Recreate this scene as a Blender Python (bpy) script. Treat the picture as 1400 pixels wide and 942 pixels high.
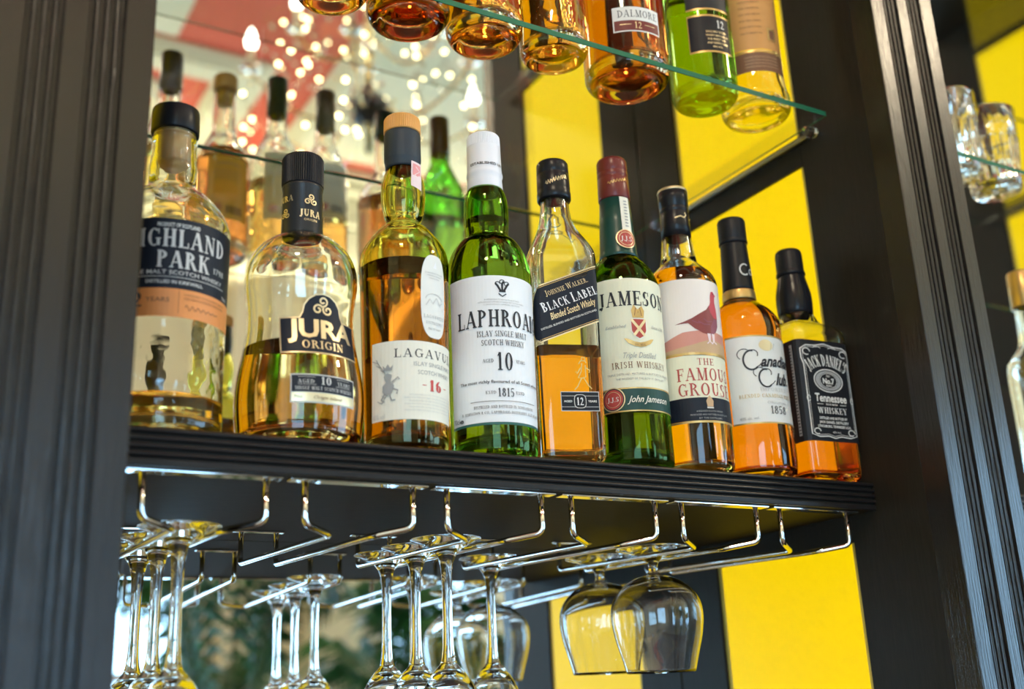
import bpy, bmesh, math, random
from mathutils import Matrix, Vector
from mathutils.geometry import tessellate_polygon

for _o in list(bpy.data.objects):
    bpy.data.objects.remove(_o)
SC = bpy.context.scene
COL = SC.collection
PI = math.pi
EYE = 1.45            # camera height above the floor

# ------------------------------------------------------------------ camera
cam_d = bpy.data.cameras.new('camera')
cam = bpy.data.objects.new('camera', cam_d)
COL.objects.link(cam)
SC.camera = cam
RX = Vector((0.86717, -0.11609, -0.48417)).normalized()
R_ = [[0.0] * 3 for _ in range(3)]
def _axis(px, py):
    return Vector((px - 700.0, -(py - 471.0), -1518.0)).normalized()
_X = _axis(3419, 835)
_Z = _axis(487, -4273)
_Z = (_Z - _X * _X.dot(_Z)).normalized()
_Y = _Z.cross(_X)
M3 = Matrix((_X, _Y, _Z))
cam.matrix_world = Matrix.Translation((0, 0, EYE)) @ M3.to_4x4()
cam_d.sensor_width = 36
cam_d.sensor_fit = 'HORIZONTAL'
cam_d.lens = 1518 * 36 / 1400
cam_d.clip_start = 0.02
cam_d.dof.use_dof = True
cam_d.dof.focus_distance = 1.005
cam_d.dof.aperture_fstop = 3.4
cam_d.dof.aperture_blades = 0

# ------------------------------------------------------------------ world, daylight, exposure
world = bpy.data.worlds.new('sky')
SC.world = world
world.use_nodes = True
_bg = world.node_tree.nodes['Background']
_bg.inputs[0].default_value = (0.40, 0.68, 1.0, 1)
_bg.inputs[1].default_value = 9.5
SC.view_settings.view_transform = 'Standard'
SC.view_settings.look = 'None'
SC.view_settings.exposure = 0.0
SC.view_settings.gamma = 1.0
SC.cycles.max_bounces = 22
SC.cycles.transmission_bounces = 20
SC.cycles.glossy_bounces = 10
SC.cycles.diffuse_bounces = 3
SC.cycles.transparent_max_bounces = 16
SC.cycles.caustics_reflective = True
SC.cycles.caustics_refractive = True
SC.cycles.sample_clamp_indirect = 12
SC.cycles.blur_glossy = 0.3
SC.cycles.use_denoising = True

WIN_Y = -2.96                    # the far wall of the room, behind the photographer
WINDOWS = [(-2.1, -0.4), (0.76, 1.28), (2.24, 2.82), (3.7, 5.2)]
WZ0, WZ1 = 0.55, 2.68            # above the floor
for a, b in WINDOWS:             # daylight entering through each window
    ld = bpy.data.lights.new('window_daylight', 'AREA')
    ld.shape = 'RECTANGLE'
    ld.size = b - a
    ld.size_y = WZ1 - WZ0
    ld.cycles.is_portal = True
    lo = bpy.data.objects.new('window_daylight', ld)
    COL.objects.link(lo)
    lo.location = ((a + b) / 2, WIN_Y - 0.12, (WZ0 + WZ1) / 2)
    lo.rotation_euler = (PI / 2, 0, 0)
EAST_WIN = (-2.85, -0.7)            # and through one in the right-hand wall
ld = bpy.data.lights.new('window_daylight', 'AREA')
ld.shape = 'RECTANGLE'
ld.size = EAST_WIN[1] - EAST_WIN[0]
ld.size_y = WZ1 - WZ0
ld.cycles.is_portal = True
lo = bpy.data.objects.new('window_daylight', ld)
COL.objects.link(lo)
lo.location = (5.62, sum(EAST_WIN) / 2, (WZ0 + WZ1) / 2)
lo.rotation_euler = (PI / 2, 0, PI / 2)
# unseen fill strips facing up, added to brighten the ceiling
for (x, y, sx, w) in ((1.6, WIN_Y + 0.16, 7.0, 46), (1.6, 0.50, 7.0, 42)):
    ld = bpy.data.lights.new('ceiling_fill', 'AREA')
    ld.shape = 'RECTANGLE'
    ld.size = sx
    ld.size_y = 0.12
    ld.energy = w
    ld.color = (1.0, 0.87, 0.62)
    lo = bpy.data.objects.new('ceiling_fill', ld)
    COL.objects.link(lo)
    lo.location = (x, y, EYE + 2.05)
    lo.rotation_euler = (PI, 0, 0)
# two fill lights added under the ceiling, out of view, to brighten the room
for (x, y, w) in ((3.6, -1.0, 70), (-0.9, -1.3, 50)):
    ld = bpy.data.lights.new('room_fill', 'AREA')
    ld.shape = 'DISK'
    ld.size = 0.5
    ld.energy = w
    ld.color = (1.0, 0.84, 0.58)
    lo = bpy.data.objects.new('room_fill', ld)
    COL.objects.link(lo)
    lo.location = (x, y, EYE + 2.55)

# ------------------------------------------------------------------ materials
def mat(name, col=(0.5, 0.5, 0.5), rough=0.5, metal=0.0, trans=0.0, ior=1.45, emis=None, es=0.0,
        bump=0.0, bscale=40, var=0.0, coat=0.0, stretch=(1, 1, 1), spec=0.5):
    m = bpy.data.materials.new(name)
    m.use_nodes = True
    nt = m.node_tree
    b = nt.nodes['Principled BSDF']
    b.inputs['Base Color'].default_value = (*col, 1)
    b.inputs['Roughness'].default_value = rough
    b.inputs['Metallic'].default_value = metal
    b.inputs['Transmission Weight'].default_value = trans
    b.inputs['IOR'].default_value = ior
    b.inputs['Coat Weight'].default_value = coat
    b.inputs['Specular IOR Level'].default_value = spec
    if emis:
        b.inputs['Emission Color'].default_value = (*emis, 1)
        b.inputs['Emission Strength'].default_value = es
    if bump or var:
        tc = nt.nodes.new('ShaderNodeTexCoord')
        mp = nt.nodes.new('ShaderNodeMapping')
        mp.inputs['Scale'].default_value = stretch
        nz = nt.nodes.new('ShaderNodeTexNoise')
        nz.inputs['Scale'].default_value = bscale
        nz.inputs['Detail'].default_value = 4
        nt.links.new(tc.outputs['Object'], mp.inputs[0])
        nt.links.new(mp.outputs[0], nz.inputs['Vector'])
        if bump:
            bp = nt.nodes.new('ShaderNodeBump')
            bp.inputs['Strength'].default_value = bump
            bp.inputs['Distance'].default_value = 0.002
            nt.links.new(nz.outputs['Fac'], bp.inputs['Height'])
            nt.links.new(bp.outputs[0], b.inputs['Normal'])
        if var:
            rp = nt.nodes.new('ShaderNodeValToRGB')
            rp.color_ramp.elements[0].color = (*[c * (1 - var) for c in col], 1)
            rp.color_ramp.elements[1].color = (*[min(1, c * (1 + var)) for c in col], 1)
            rp.color_ramp.elements[0].position = 0.3
            rp.color_ramp.elements[1].position = 0.7
            nt.links.new(nz.outputs['Fac'], rp.inputs[0])
            nt.links.new(rp.outputs[0], b.inputs['Base Color'])
    return m

def pane_mat(name):
    m = bpy.data.materials.new(name)
    m.use_nodes = True
    nt = m.node_tree
    nt.nodes.clear()
    out = nt.nodes.new('ShaderNodeOutputMaterial')
    mx = nt.nodes.new('ShaderNodeMixShader')
    tr = nt.nodes.new('ShaderNodeBsdfTransparent')
    tr.inputs[0].default_value = (0.97, 0.99, 0.98, 1)
    gl = nt.nodes.new('ShaderNodeBsdfGlossy')
    gl.inputs['Roughness'].default_value = 0.0
    fr = nt.nodes.new('ShaderNodeFresnel')
    fr.inputs[0].default_value = 1.45
    ge = nt.nodes.new('ShaderNodeNewGeometry')
    inv = nt.nodes.new('ShaderNodeMath')
    inv.operation = 'SUBTRACT'
    inv.inputs[0].default_value = 1.0
    mul = nt.nodes.new('ShaderNodeMath')
    mul.operation = 'MULTIPLY'
    nt.links.new(ge.outputs['Backfacing'], inv.inputs[1])
    nt.links.new(inv.outputs[0], mul.inputs[0])
    nt.links.new(fr.outputs[0], mul.inputs[1])
    nt.links.new(mul.outputs[0], mx.inputs[0])
    nt.links.new(tr.outputs[0], mx.inputs[1])
    nt.links.new(gl.outputs[0], mx.inputs[2])
    nt.links.new(mx.outputs[0], out.inputs[0])
    return m

def refr(name, col, ior=1.5, rough=0.0, bump=0.0, bscale=30):
    """clear glass or liquid; col is what two surfaces let through"""
    m = bpy.data.materials.new(name)
    m.use_nodes = True
    nt = m.node_tree
    nt.nodes.remove(nt.nodes['Principled BSDF'])
    g = nt.nodes.new('ShaderNodeBsdfGlass')
    g.inputs['Color'].default_value = (*[c ** 0.5 for c in col], 1)
    g.inputs['Roughness'].default_value = rough
    g.inputs['IOR'].default_value = ior
    nt.links.new(g.outputs[0], nt.nodes['Material Output'].inputs['Surface'])
    if bump:
        tc = nt.nodes.new('ShaderNodeTexCoord')
        nz = nt.nodes.new('ShaderNodeTexNoise')
        nz.inputs['Scale'].default_value = bscale
        nz.inputs['Detail'].default_value = 1.5
        bp = nt.nodes.new('ShaderNodeBump')
        bp.inputs['Strength'].default_value = bump
        bp.inputs['Distance'].default_value = 0.004
        nt.links.new(tc.outputs['Object'], nz.inputs['Vector'])
        nt.links.new(nz.outputs['Fac'], bp.inputs['Height'])
        nt.links.new(bp.outputs[0], g.inputs['Normal'])
    return m

def glass_vol(name, col, dens):
    m = refr(name, (1, 1, 1), 1.5)
    nt = m.node_tree
    v = nt.nodes.new('ShaderNodeVolumeAbsorption')
    v.inputs['Color'].default_value = (*col, 1)
    v.inputs['Density'].default_value = dens
    nt.links.new(v.outputs[0], nt.nodes['Material Output'].inputs['Volume'])
    return m

M = {}
M['wood'] = mat('dark_stained_wood', (0.013, 0.0105, 0.009), 0.27, spec=0.62, bump=0.25, bscale=60, stretch=(8, 8, 0.6), var=0.25)
M['wood_h'] = mat('dark_shelf_wood', (0.013, 0.011, 0.0105), 0.36, spec=0.35, bump=0.2, bscale=60, stretch=(0.6, 8, 8), var=0.25)
M['wood_board'] = mat('dark_board', (0.018, 0.0155, 0.011), 0.62, bump=0.2, bscale=60, stretch=(0.6, 8, 8), var=0.3, spec=0.22)
M['wood_in'] = mat('dark_brown_side_wood', (0.016, 0.013, 0.0085), 0.55, spec=0.25, bump=0.15, bscale=60, stretch=(8, 8, 0.6), var=0.2)
M['mirror'] = mat('mirror_silver', (0.90, 0.91, 0.89), 0.0, metal=1.0)
M['yellow'] = mat('backlit_yellow_acrylic', (0.25, 0.18, 0.0), 0.45, spec=0.2, emis=(1.0, 0.69, 0.0), es=0.90)
M['bead'] = mat('yellow_bead', (0.75, 0.6, 0.12), 0.4)
M['chrome'] = mat('chrome', (0.78, 0.79, 0.80), 0.06, metal=1.0)
M['steel'] = mat('brushed_steel', (0.6, 0.6, 0.58), 0.3, metal=1.0)
M['shelf_glass'] = glass_vol('green_edged_shelf_glass', (0.0, 0.87, 0.60), 6.0)
M['glass_edge'] = mat('polished_green_glass_edge', (0.015, 0.13, 0.065), 0.16)
M['stem_glass'] = refr('wine_glass', (0.985, 0.99, 0.985), 1.5)
M['clear'] = refr('clear_bottle_glass', (0.97, 0.985, 0.965), 1.5, bump=0.04, bscale=22)
M['clear_wavy'] = refr('clear_moulded_glass', (0.97, 0.985, 0.965), 1.5, bump=0.35, bscale=38)
M['olive'] = refr('pale_olive_glass', (0.82, 0.82, 0.33), 1.5, bump=0.03, bscale=22)
M['green'] = refr('green_bottle_glass', (0.32, 0.62, 0.12), 1.5, bump=0.04, bscale=22)
M['dkgreen'] = refr('dark_green_bottle_glass', (0.24, 0.48, 0.10), 1.5, bump=0.05, bscale=22)
def liquid(name, col):
    return refr(name, col, 1.333 / 1.5), refr(name + '_surface', tuple(min(1, c ** 0.3) for c in col), 1.333)
M['w_gold'] = liquid('gold_whisky', (1.0, 0.72, 0.22))
M['w_amber'] = liquid('amber_whisky', (1.0, 0.56, 0.14))
M['w_jura'] = liquid('honey_whisky', (0.72, 0.39, 0.12))
M['w_deep'] = liquid('deep_amber_whisky', (0.90, 0.36, 0.08))
M['w_brown'] = liquid('brown_amber_whisky', (0.80, 0.46, 0.11))
M['w_lag'] = liquid('tawny_whisky', (0.60, 0.235, 0.06))
M['w_red'] = liquid('mahogany_whisky', (0.62, 0.24, 0.07))
M['w_pale'] = liquid('pale_whisky', (1.0, 0.86, 0.45))
M['w_green'] = liquid('whisky_in_green_glass', (0.55, 0.58, 0.20))
FLAT = {
 'black': (0.012, 0.013, 0.016), 'ink': (0.03, 0.03, 0.035), 'navy': (0.009, 0.013, 0.022), 'white': (0.80, 0.80, 0.80),
 'offwhite': (0.74, 0.73, 0.68), 'cream': (0.74, 0.71, 0.56), 'ivory': (0.78, 0.74, 0.62), 'orange': (0.74, 0.27, 0.075),
 'gold': (0.62, 0.42, 0.16), 'palegold': (0.80, 0.66, 0.40), 'red': (0.55, 0.06, 0.05), 'brick': (0.42, 0.06, 0.05), 'burgundy': (0.16, 0.025, 0.022),
 'pink': (0.78, 0.30, 0.30), 'stamp': (0.80, 0.62, 0.62), 'grey': (0.34, 0.34, 0.33), 'lgrey': (0.56, 0.55, 0.52), 'teal': (0.02, 0.10, 0.085),
 'green_ink': (0.010, 0.055, 0.042), 'sky': (0.80, 0.72, 0.66), 'heath': (0.60, 0.26, 0.20), 'bird': (0.24, 0.048, 0.045), 'birdhead': (0.52, 0.06, 0.08),
 'purple': (0.25, 0.07, 0.10), 'tan': (0.55, 0.36, 0.20), 'yellowlabel': (0.80, 0.62, 0.10), 'amberlabel': (0.62, 0.30, 0.09), 'brown': (0.20, 0.09, 0.045),
 'cork': (0.50, 0.30, 0.12), 'slate': (0.035, 0.045, 0.055), 'charcoal': (0.03, 0.03, 0.03), 'orangecap': (0.72, 0.34, 0.09), 'whitecap': (0.78, 0.77, 0.80),
}
def F(k, rough=None):
    """paper, ink, foil and plastic colours"""
    kk = k if rough is None else k + str(rough)
    if kk not in M:
        metal = 0.7 if k in ('gold', 'palegold') else 0.0
        r = rough if rough is not None else (0.35 if metal else 0.48)
        M[kk] = mat('print_' + kk.replace('.', '_'), FLAT[k], r, metal=metal, spec=0.28 if k in ('black', 'charcoal', 'navy', 'ink', 'slate') else 0.45)
    return M[kk]

def thin_paper(k):
    """back labels: paper that lets part of the light through"""
    kk = 'thin_' + k
    if kk not in M:
        m = mat('thin_paper_' + k, FLAT[k], 0.6)
        nt = m.node_tree
        tr = nt.nodes.new('ShaderNodeBsdfTranslucent')
        tr.inputs[0].default_value = (*[min(1, c * 1.05) for c in FLAT[k]], 1)
        mx = nt.nodes.new('ShaderNodeMixShader')
        mx.inputs[0].default_value = 0.55
        nt.links.new(nt.nodes['Principled BSDF'].outputs[0], mx.inputs[1])
        nt.links.new(tr.outputs[0], mx.inputs[2])
        nt.links.new(mx.outputs[0], nt.nodes['Material Output'].inputs['Surface'])
        M[kk] = m
    return M[kk]

# ------------------------------------------------------------------ object helpers
def link(name, me, m, parent=None, loc=None, smooth=False):
    o = bpy.data.objects.new(name, me)
    COL.objects.link(o)
    if m is not None:
        for q in (m if isinstance(m, (list, tuple)) else [m]):
            me.materials.append(q)
    if smooth:
        me.polygons.foreach_set('use_smooth', [True] * len(me.polygons))
    if parent:
        o.parent = parent
    if loc:
        o.location = loc
    return o

def from_bm(name, bm, m, parent=None, loc=None, smooth=False):
    me = bpy.data.meshes.new(name)
    bmesh.ops.recalc_face_normals(bm, faces=bm.faces)
    bm.to_mesh(me)
    bm.free()
    return link(name, me, m, parent, loc, smooth)

def empty(name, loc, rz=0.0):
    o = bpy.data.objects.new(name, None)
    COL.objects.link(o)
    o.location = loc
    o.rotation_euler = (0, 0, rz)
    o.empty_display_size = 0.02
    return o

def tag(o, label=None, cat=None, group=None, kind=None):
    if label: o['label'] = label
    if cat: o['category'] = cat
    if group: o['group'] = group
    if kind: o['kind'] = kind
    return o

def bbox(bm, x0, x1, y0, y1, z0, z1, bevel=0.0):
    vs = [bm.verts.new((x, y, z)) for x in (x0, x1) for y in (y0, y1) for z in (z0, z1)]
    fs = [(0, 1, 3, 2), (4, 6, 7, 5), (0, 4, 5, 1), (2, 3, 7, 6), (0, 2, 6, 4), (1, 5, 7, 3)]
    ff = [bm.faces.new([vs[i] for i in f]) for f in fs]
    if bevel:
        es = list({e for f in ff for e in f.edges})
        bmesh.ops.bevel(bm, geom=es, offset=bevel, segments=2, affect='EDGES', profile=0.5)
    return bm

def box(name, x0, x1, y0, y1, z0, z1, m, parent=None, bevel=0.0):
    bm = bmesh.new()
    bbox(bm, x0, x1, y0, y1, z0, z1, bevel)
    return from_bm(name, bm, m, parent)

def struct(o):
    o['kind'] = 'structure'
    return o

def spline(pts, sub=4):
    """Catmull-Rom through (r, z); repeated points make a crease"""
    out = []
    n = len(pts)
    for i in range(n - 1):
        p1, p2 = pts[i], pts[i + 1]
        if p1 == p2:
            continue
        p0 = pts[i - 1] if i > 0 else p1
        p3 = pts[i + 2] if i + 2 < n else p2
        for k in range(sub):
            t = k / sub
            q = []
            for a in range(2):
                m1 = (p2[a] - p0[a]) * 0.5
                m2 = (p3[a] - p1[a]) * 0.5
                t2, t3 = t * t, t * t * t
                q.append((2 * t3 - 3 * t2 + 1) * p1[a] + (t3 - 2 * t2 + t) * m1 + (-2 * t3 + 3 * t2) * p2[a] + (t3 - t2) * m2)
            out.append((q[0], q[1]))
    out.append(tuple(pts[-1]))
    return out

def ring_dir(seg, n_of=None):
    return [(math.cos(2 * PI * k / seg), math.sin(2 * PI * k / seg)) for k in range(seg)]

def sq(c, s, n):
    return 1.0 / ((abs(c) ** n + abs(s) ** n) ** (1.0 / n))

def lathe_bm(bm, prof, seg=64, nf=None, rot=0.0, knurl=None, cap0=False, cap1=False, mi=0):
    """revolve (r, z) rows; nf(z) gives the squareness; knurl=(z0, z1, depth) ribs the surface"""
    rows = []
    for (r, z) in prof:
        if r < 1e-6:
            rows.append([bm.verts.new((0, 0, z))])
            continue
        n = nf(z) if nf else 2.0
        row = []
        for k in range(seg):
            a = 2 * PI * k / seg
            if n > 2.05:   # crowd the vertices towards the corners
                a = a - 0.13 * math.sin(4 * a) * 0.9 + 0
                a = 2 * PI * k / seg + 0.16 * math.sin(4 * (2 * PI * k / seg))
            c, s = math.cos(a), math.sin(a)
            rr = r * (sq(c, s, n) if n > 2.05 else 1.0)
            if knurl and knurl[0] <= z <= knurl[1] and k % 2:
                rr -= knurl[2]
            row.append(bm.verts.new((rr * math.cos(a + rot), rr * math.sin(a + rot), z)))
        rows.append(row)
    zs = [q[1] for q in prof]
    for i in range(len(rows) - 1):
        ribbed = knurl and knurl[0] <= zs[i] <= knurl[1] and knurl[0] <= zs[i + 1] <= knurl[1]
        A, B = rows[i], rows[i + 1]
        if len(A) == 1 and len(B) == 1:
            continue
        for k in range(seg):
            k2 = (k + 1) % seg
            if len(A) == 1:
                f = bm.faces.new((A[0], B[k2], B[k]))
            elif len(B) == 1:
                f = bm.faces.new((A[k], A[k2], B[0]))
            else:
                f = bm.faces.new((A[k], A[k2], B[k2], B[k]))
            f.material_index = mi
            f.smooth = not ribbed
    if cap0 and len(rows[0]) > 1:
        bm.faces.new(list(reversed(rows[0])))
    if cap1 and len(rows[-1]) > 1:
        bm.faces.new(rows[-1])
    return rows

def lathe(name, prof, m, parent=None, seg=64, smooth=True, loc=None, **kw):
    bm = bmesh.new()
    lathe_bm(bm, prof, seg, **kw)
    me = bpy.data.meshes.new(name)
    bm.to_mesh(me)
    bm.free()
    o = link(name, me, m, parent, loc, smooth and not kw.get('knurl'))
    return o

def tube(bm, pts, r, seg=10, cap=True, rad=None):
    """sweep a circle along points"""
    P = [Vector(p) for p in pts]
    T = []
    for i in range(len(P)):
        a = P[max(0, i - 1)]
        b = P[min(len(P) - 1, i + 1)]
        T.append((b - a).normalized())
    up = Vector((0, 0, 1)) if abs(T[0].z) < 0.9 else Vector((1, 0, 0))
    n = T[0].cross(up).normalized()
    rows = []
    for i, p in enumerate(P):
        n = (n - T[i] * n.dot(T[i])).normalized()
        b = T[i].cross(n)
        rr = rad[i] if rad else r
        rows.append([bm.verts.new(p + (n * math.cos(2 * PI * k / seg) + b * math.sin(2 * PI * k / seg)) * rr) for k in range(seg)])
    for i in range(len(rows) - 1):
        for k in range(seg):
            k2 = (k + 1) % seg
            bm.faces.new((rows[i][k], rows[i][k2], rows[i + 1][k2], rows[i + 1][k]))
    if cap:
        bm.faces.new(list(reversed(rows[0])))
        bm.faces.new(rows[-1])

def fillet(pts, rad, n=6):
    """round the corners of a 3-D polyline"""
    P = [Vector(p) for p in pts]
    out = [P[0]]
    for i in range(1, len(P) - 1):
        a = (P[i - 1] - P[i]); b = (P[i + 1] - P[i])
        d = min(rad, a.length * 0.45, b.length * 0.45)
        p0 = P[i] + a.normalized() * d
        p2 = P[i] + b.normalized() * d
        for k in range(n + 1):
            t = k / n
            out.append(p0 * (1 - t) ** 2 + P[i] * 2 * t * (1 - t) + p2 * t * t)
    out.append(P[-1])
    return out

# ------------------------------------------------------------------ lettering
TH, TN, SL = 0.17, 0.065, 0.065
def _stem(x, w=TH, s=0.34, top=True, bot=True):
    it = [('l', x, 0, x, 1, w)]
    if bot: it.append(('h', x - s / 2, x + s / 2, 0, SL))
    if top: it.append(('h', x - s / 2, x + s / 2, 1 - SL, 1))
    return it
GL = {
 'I': (0.42, _stem(.21)),
 'H': (0.90, _stem(.21) + _stem(.69) + [('h', .21, .69, .47, .54)]),
 'L': (0.72, _stem(.21) + [('h', .2, .68, 0, SL), ('l', .66, 0, .66, .3, .05)]),
 'T': (0.76, _stem(.38, top=False) + [('h', .04, .72, 1 - SL, 1), ('l', .06, .74, .06, 1, .05), ('l', .70, .74, .70, 1, .05)]),
 'E': (0.74, _stem(.21) + [('h', .2, .68, 0, SL), ('h', .2, .66, 1 - SL, 1), ('h', .2, .5, .48, .54), ('l', .68, 0, .68, .26, .05), ('l', .66, .76, .66, 1, .05), ('l', .5, .38, .5, .64, .05)]),
 'F': (0.70, _stem(.21) + [('h', .2, .64, 1 - SL, 1), ('h', .2, .5, .48, .54), ('l', .64, .74, .64, 1, .05), ('l', .5, .38, .5, .64, .05)]),
 'A': (0.92, [('l', .14, 0, .44, 1, TN), ('l', .76, 0, .46, 1, TH), ('h', .26, .64, .3, .36), ('h', .02, .28, 0, SL), ('h', .6, .92, 0, SL)]),
 'V': (0.90, [('l', .46, 0, .16, 1, TH), ('l', .46, 0, .76, 1, TN), ('h', 0, .32, 1 - SL, 1), ('h', .62, .9, 1 - SL, 1)]),
 'W': (1.24, [('l', .36, 0, .14, 1, TH), ('l', .36, 0, .60, 1, TN), ('l', .84, 0, .60, 1, TH), ('l', .84, 0, 1.08, 1, TN), ('h', 0, .3, 1 - SL, 1), ('h', .94, 1.22, 1 - SL, 1)]),
 'M': (1.06, [('l', .18, 0, .18, 1, TN), ('l', .50, .0, .2, 1, TH), ('l', .50, 0, .82, 1, TN)] + _stem(.86) + [('h', .04, .32, 0, SL), ('h', .04, .24, 1 - SL, 1)]),
 'N': (0.92, [('l', .18, 0, .18, 1, TN), ('l', .72, 0, .2, 1, TH), ('l', .74, 0, .74, 1, TN), ('h', .04, .32, 0, SL), ('h', .04, .24, 1 - SL, 1), ('h', .6, .88, 1 - SL, 1)]),
 'K': (0.88, _stem(.21) + [('l', .26, .42, .7, 1, TN), ('l', .74, 0, .42, .62, TH), ('h', .58, .9, 0, SL), ('h', .56, .84, 1 - SL, 1)]),
 'Y': (0.86, [('l', .43, 0, .43, .48, TH), ('l', .43, .44, .15, 1, TH), ('l', .43, .44, .72, 1, TN), ('h', .27, .6, 0, SL), ('h', 0, .3, 1 - SL, 1), ('h', .6, .86, 1 - SL, 1)]),
 'O': (0.90, [('a', .45, .5, .38, .5, 0, 360)]),
 'Q': (0.90, [('a', .45, .5, .38, .5, 0, 360), ('l', .7, -.15, .5, .12, .1)]),
 'C': (0.84, [('a', .45, .5, .38, .5, 50, 318), ('l', .72, .66, .72, .98, .05)]),
 'G': (0.90, [('a', .45, .5, .38, .5, 48, 300), ('l', .72, .06, .72, .42, .15), ('h', .55, .88, .40, .46), ('l', .72, .70, .72, .98, .05)]),
 'D': (0.90, _stem(.21, s=.3) + [('b', .21, .5, .60, .5)]),
 'P': (0.76, _stem(.21) + [('b', .21, .735, .46, .265)]),
 'R': (0.88, _stem(.21) + [('b', .21, .74, .44, .26), ('l', .74, 0, .46, .5, TH), ('h', .62, .88, 0, SL)]),
 'B': (0.80, _stem(.21, s=.3) + [('b', .21, .755, .42, .245), ('b', .21, .27, .49, .27)]),
 'J': (0.52, [('l', .30, .1, .30, 1, TH), ('h', .12, .48, 1 - SL, 1), ('a', .12, .08, .20, .25, 290, 360), ('a', .06, .0, .08, .08, 0, 360)]),
 'U': (0.88, [('l', .22, .3, .22, 1, TH), ('l', .68, .3, .68, 1, TN), ('a', .44, .32, .27, .32, 180, 360), ('h', .06, .38, 1 - SL, 1), ('h', .56, .82, 1 - SL, 1)]),
 'S': (0.66, [('a', .33, .745, .23, .255, 40, 268), ('a', .33, .255, .26, .255, -140, 88), ('l', .57, .70, .57, .96, .05), ('l', .08, .04, .08, .30, .05)]),
 'X': (0.86, [('l', .72, 0, .16, 1, TH), ('l', .14, 0, .7, 1, TN)]),
 'Z': (0.72, [('h', .08, .66, 1 - SL, 1), ('h', .06, .66, 0, SL), ('l', .12, 0, .6, 1, TH)]),
 '1': (0.46, [('l', .24, 0, .24, 1, TH), ('h', .08, .4, 0, SL), ('l', .10, .78, .2, .98, .07)]),
 '0': (0.66, [('a', .33, .5, .27, .5, 0, 360)]),
 '2': (0.64, [('a', .30, .72, .22, .28, -30, 170), ('l', .10, .02, .48, .62, .10), ('h', .06, .58, 0, .11)]),
 '5': (0.62, [('h', .12, .54, .89, 1), ('l', .13, .5, .15, 1, .06), ('a', .28, .32, .26, .32, -140, 130)]),
 '6': (0.66, [('a', .33, .31, .26, .31, 0, 360), ('a', .47, .5, .42, .5, 100, 180)]),
 '7': (0.60, [('h', .06, .56, .89, 1), ('l', .2, 0, .5, .95, .13)]),
 '8': (0.64, [('a', .32, .745, .21, .255, 0, 360), ('a', .32, .26, .26, .26, 0, 360)]),
 '9': (0.66, [('a', .33, .69, .26, .31, 0, 360), ('a', .19, .5, .42, .5, -80, 0)]),
 '3': (0.62, [('a', .27, .745, .22, .255, -90, 150), ('a', .27, .27, .27, .27, -150, 90)]),
 '4': (0.66, [('l', .44, 0, .44, 1, TH), ('l', .08, .28, .42, 1, .06), ('h', .05, .62, .24, .31)]),
 ' ': (0.36, []), '.': (0.24, [('h', .06, .2, 0, .14)]), "'": (0.24, [('l', .12, .68, .12, 1, .12)]), '&': (0.8, [('a', .33, .75, .17, .25, 0, 360), ('a', .33, .27, .27, .27, 90, 380), ('l', .7, 0, .25, .7, .12)]),
 ',': (0.24, [('l', .08, -.16, .14, .12, .1)]), '-': (0.4, [('h', .05, .35, .4, .5)]),
}
def glyph_polys(ch, heavy=1.0):
    w, items = GL.get(ch, GL[' '])
    out = []
    for it in items:
        k = it[0]
        if k == 'l':
            _, x0, y0, x1, y1, ww = it
            ww *= heavy
            n = 3
            for i in range(n):
                a, b = i / n, (i + 1) / n
                xa, ya, xb, yb = x0 + (x1 - x0) * a, y0 + (y1 - y0) * a, x0 + (x1 - x0) * b, y0 + (y1 - y0) * b
                out.append([(xa - ww / 2, ya), (xa + ww / 2, ya), (xb + ww / 2, yb), (xb - ww / 2, yb)])
        elif k == 'h':
            _, x0, x1, y0, y1 = it
            n = max(1, int((x1 - x0) / 0.25))
            for i in range(n):
                a, b = x0 + (x1 - x0) * i / n, x0 + (x1 - x0) * (i + 1) / n
                out.append([(a, y0), (b, y0), (b, y1), (a, y1)])
        elif k in 'ab':
            if k == 'a':
                _, cx, cy, rx, ry, a0, a1 = it
            else:
                _, x, y, wd, ry = it
                cx, cy, rx, a0, a1 = x, y, wd, -90, 90
            n = max(5, int(abs(a1 - a0) / 20))
            th = min(TH * heavy, rx * 1.2)
            ins = []
            for i in range(n + 1):
                a = math.radians(a0 + (a1 - a0) * i / n)
                c, s = math.cos(a), math.sin(a)
                o_ = (cx + rx * c, cy + ry * s)
                i_ = (cx + (rx - th) * c, cy + (ry - TN) * s)
                ins.append((o_, i_))
            for i in range(n):
                out.append([ins[i][0], ins[i + 1][0], ins[i + 1][1], ins[i][1]])
    return w, out

_TXT = {}
def font_mesh(s, bold, shear, spacing):
    key = (s, bold, shear, spacing)
    if key not in _TXT:
        cu = bpy.data.curves.new('lettering', 'FONT')
        cu.body = s
        cu.size = 1.0
        cu.resolution_u = 2
        cu.shear = shear
        cu.space_character = spacing
        cu.offset = bold
        o = bpy.data.objects.new('lettering', cu)
        COL.objects.link(o)
        bpy.context.view_layer.update()
        me = bpy.data.meshes.new_from_object(o)
        vs = [(v.co.x, v.co.y) for v in me.vertices]
        fs = [tuple(p.vertices) for p in me.polygons]
        bpy.data.objects.remove(o)
        bpy.data.curves.remove(cu)
        bpy.data.meshes.remove(me)
        _TXT[key] = (vs, fs)
    return _TXT[key]

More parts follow.
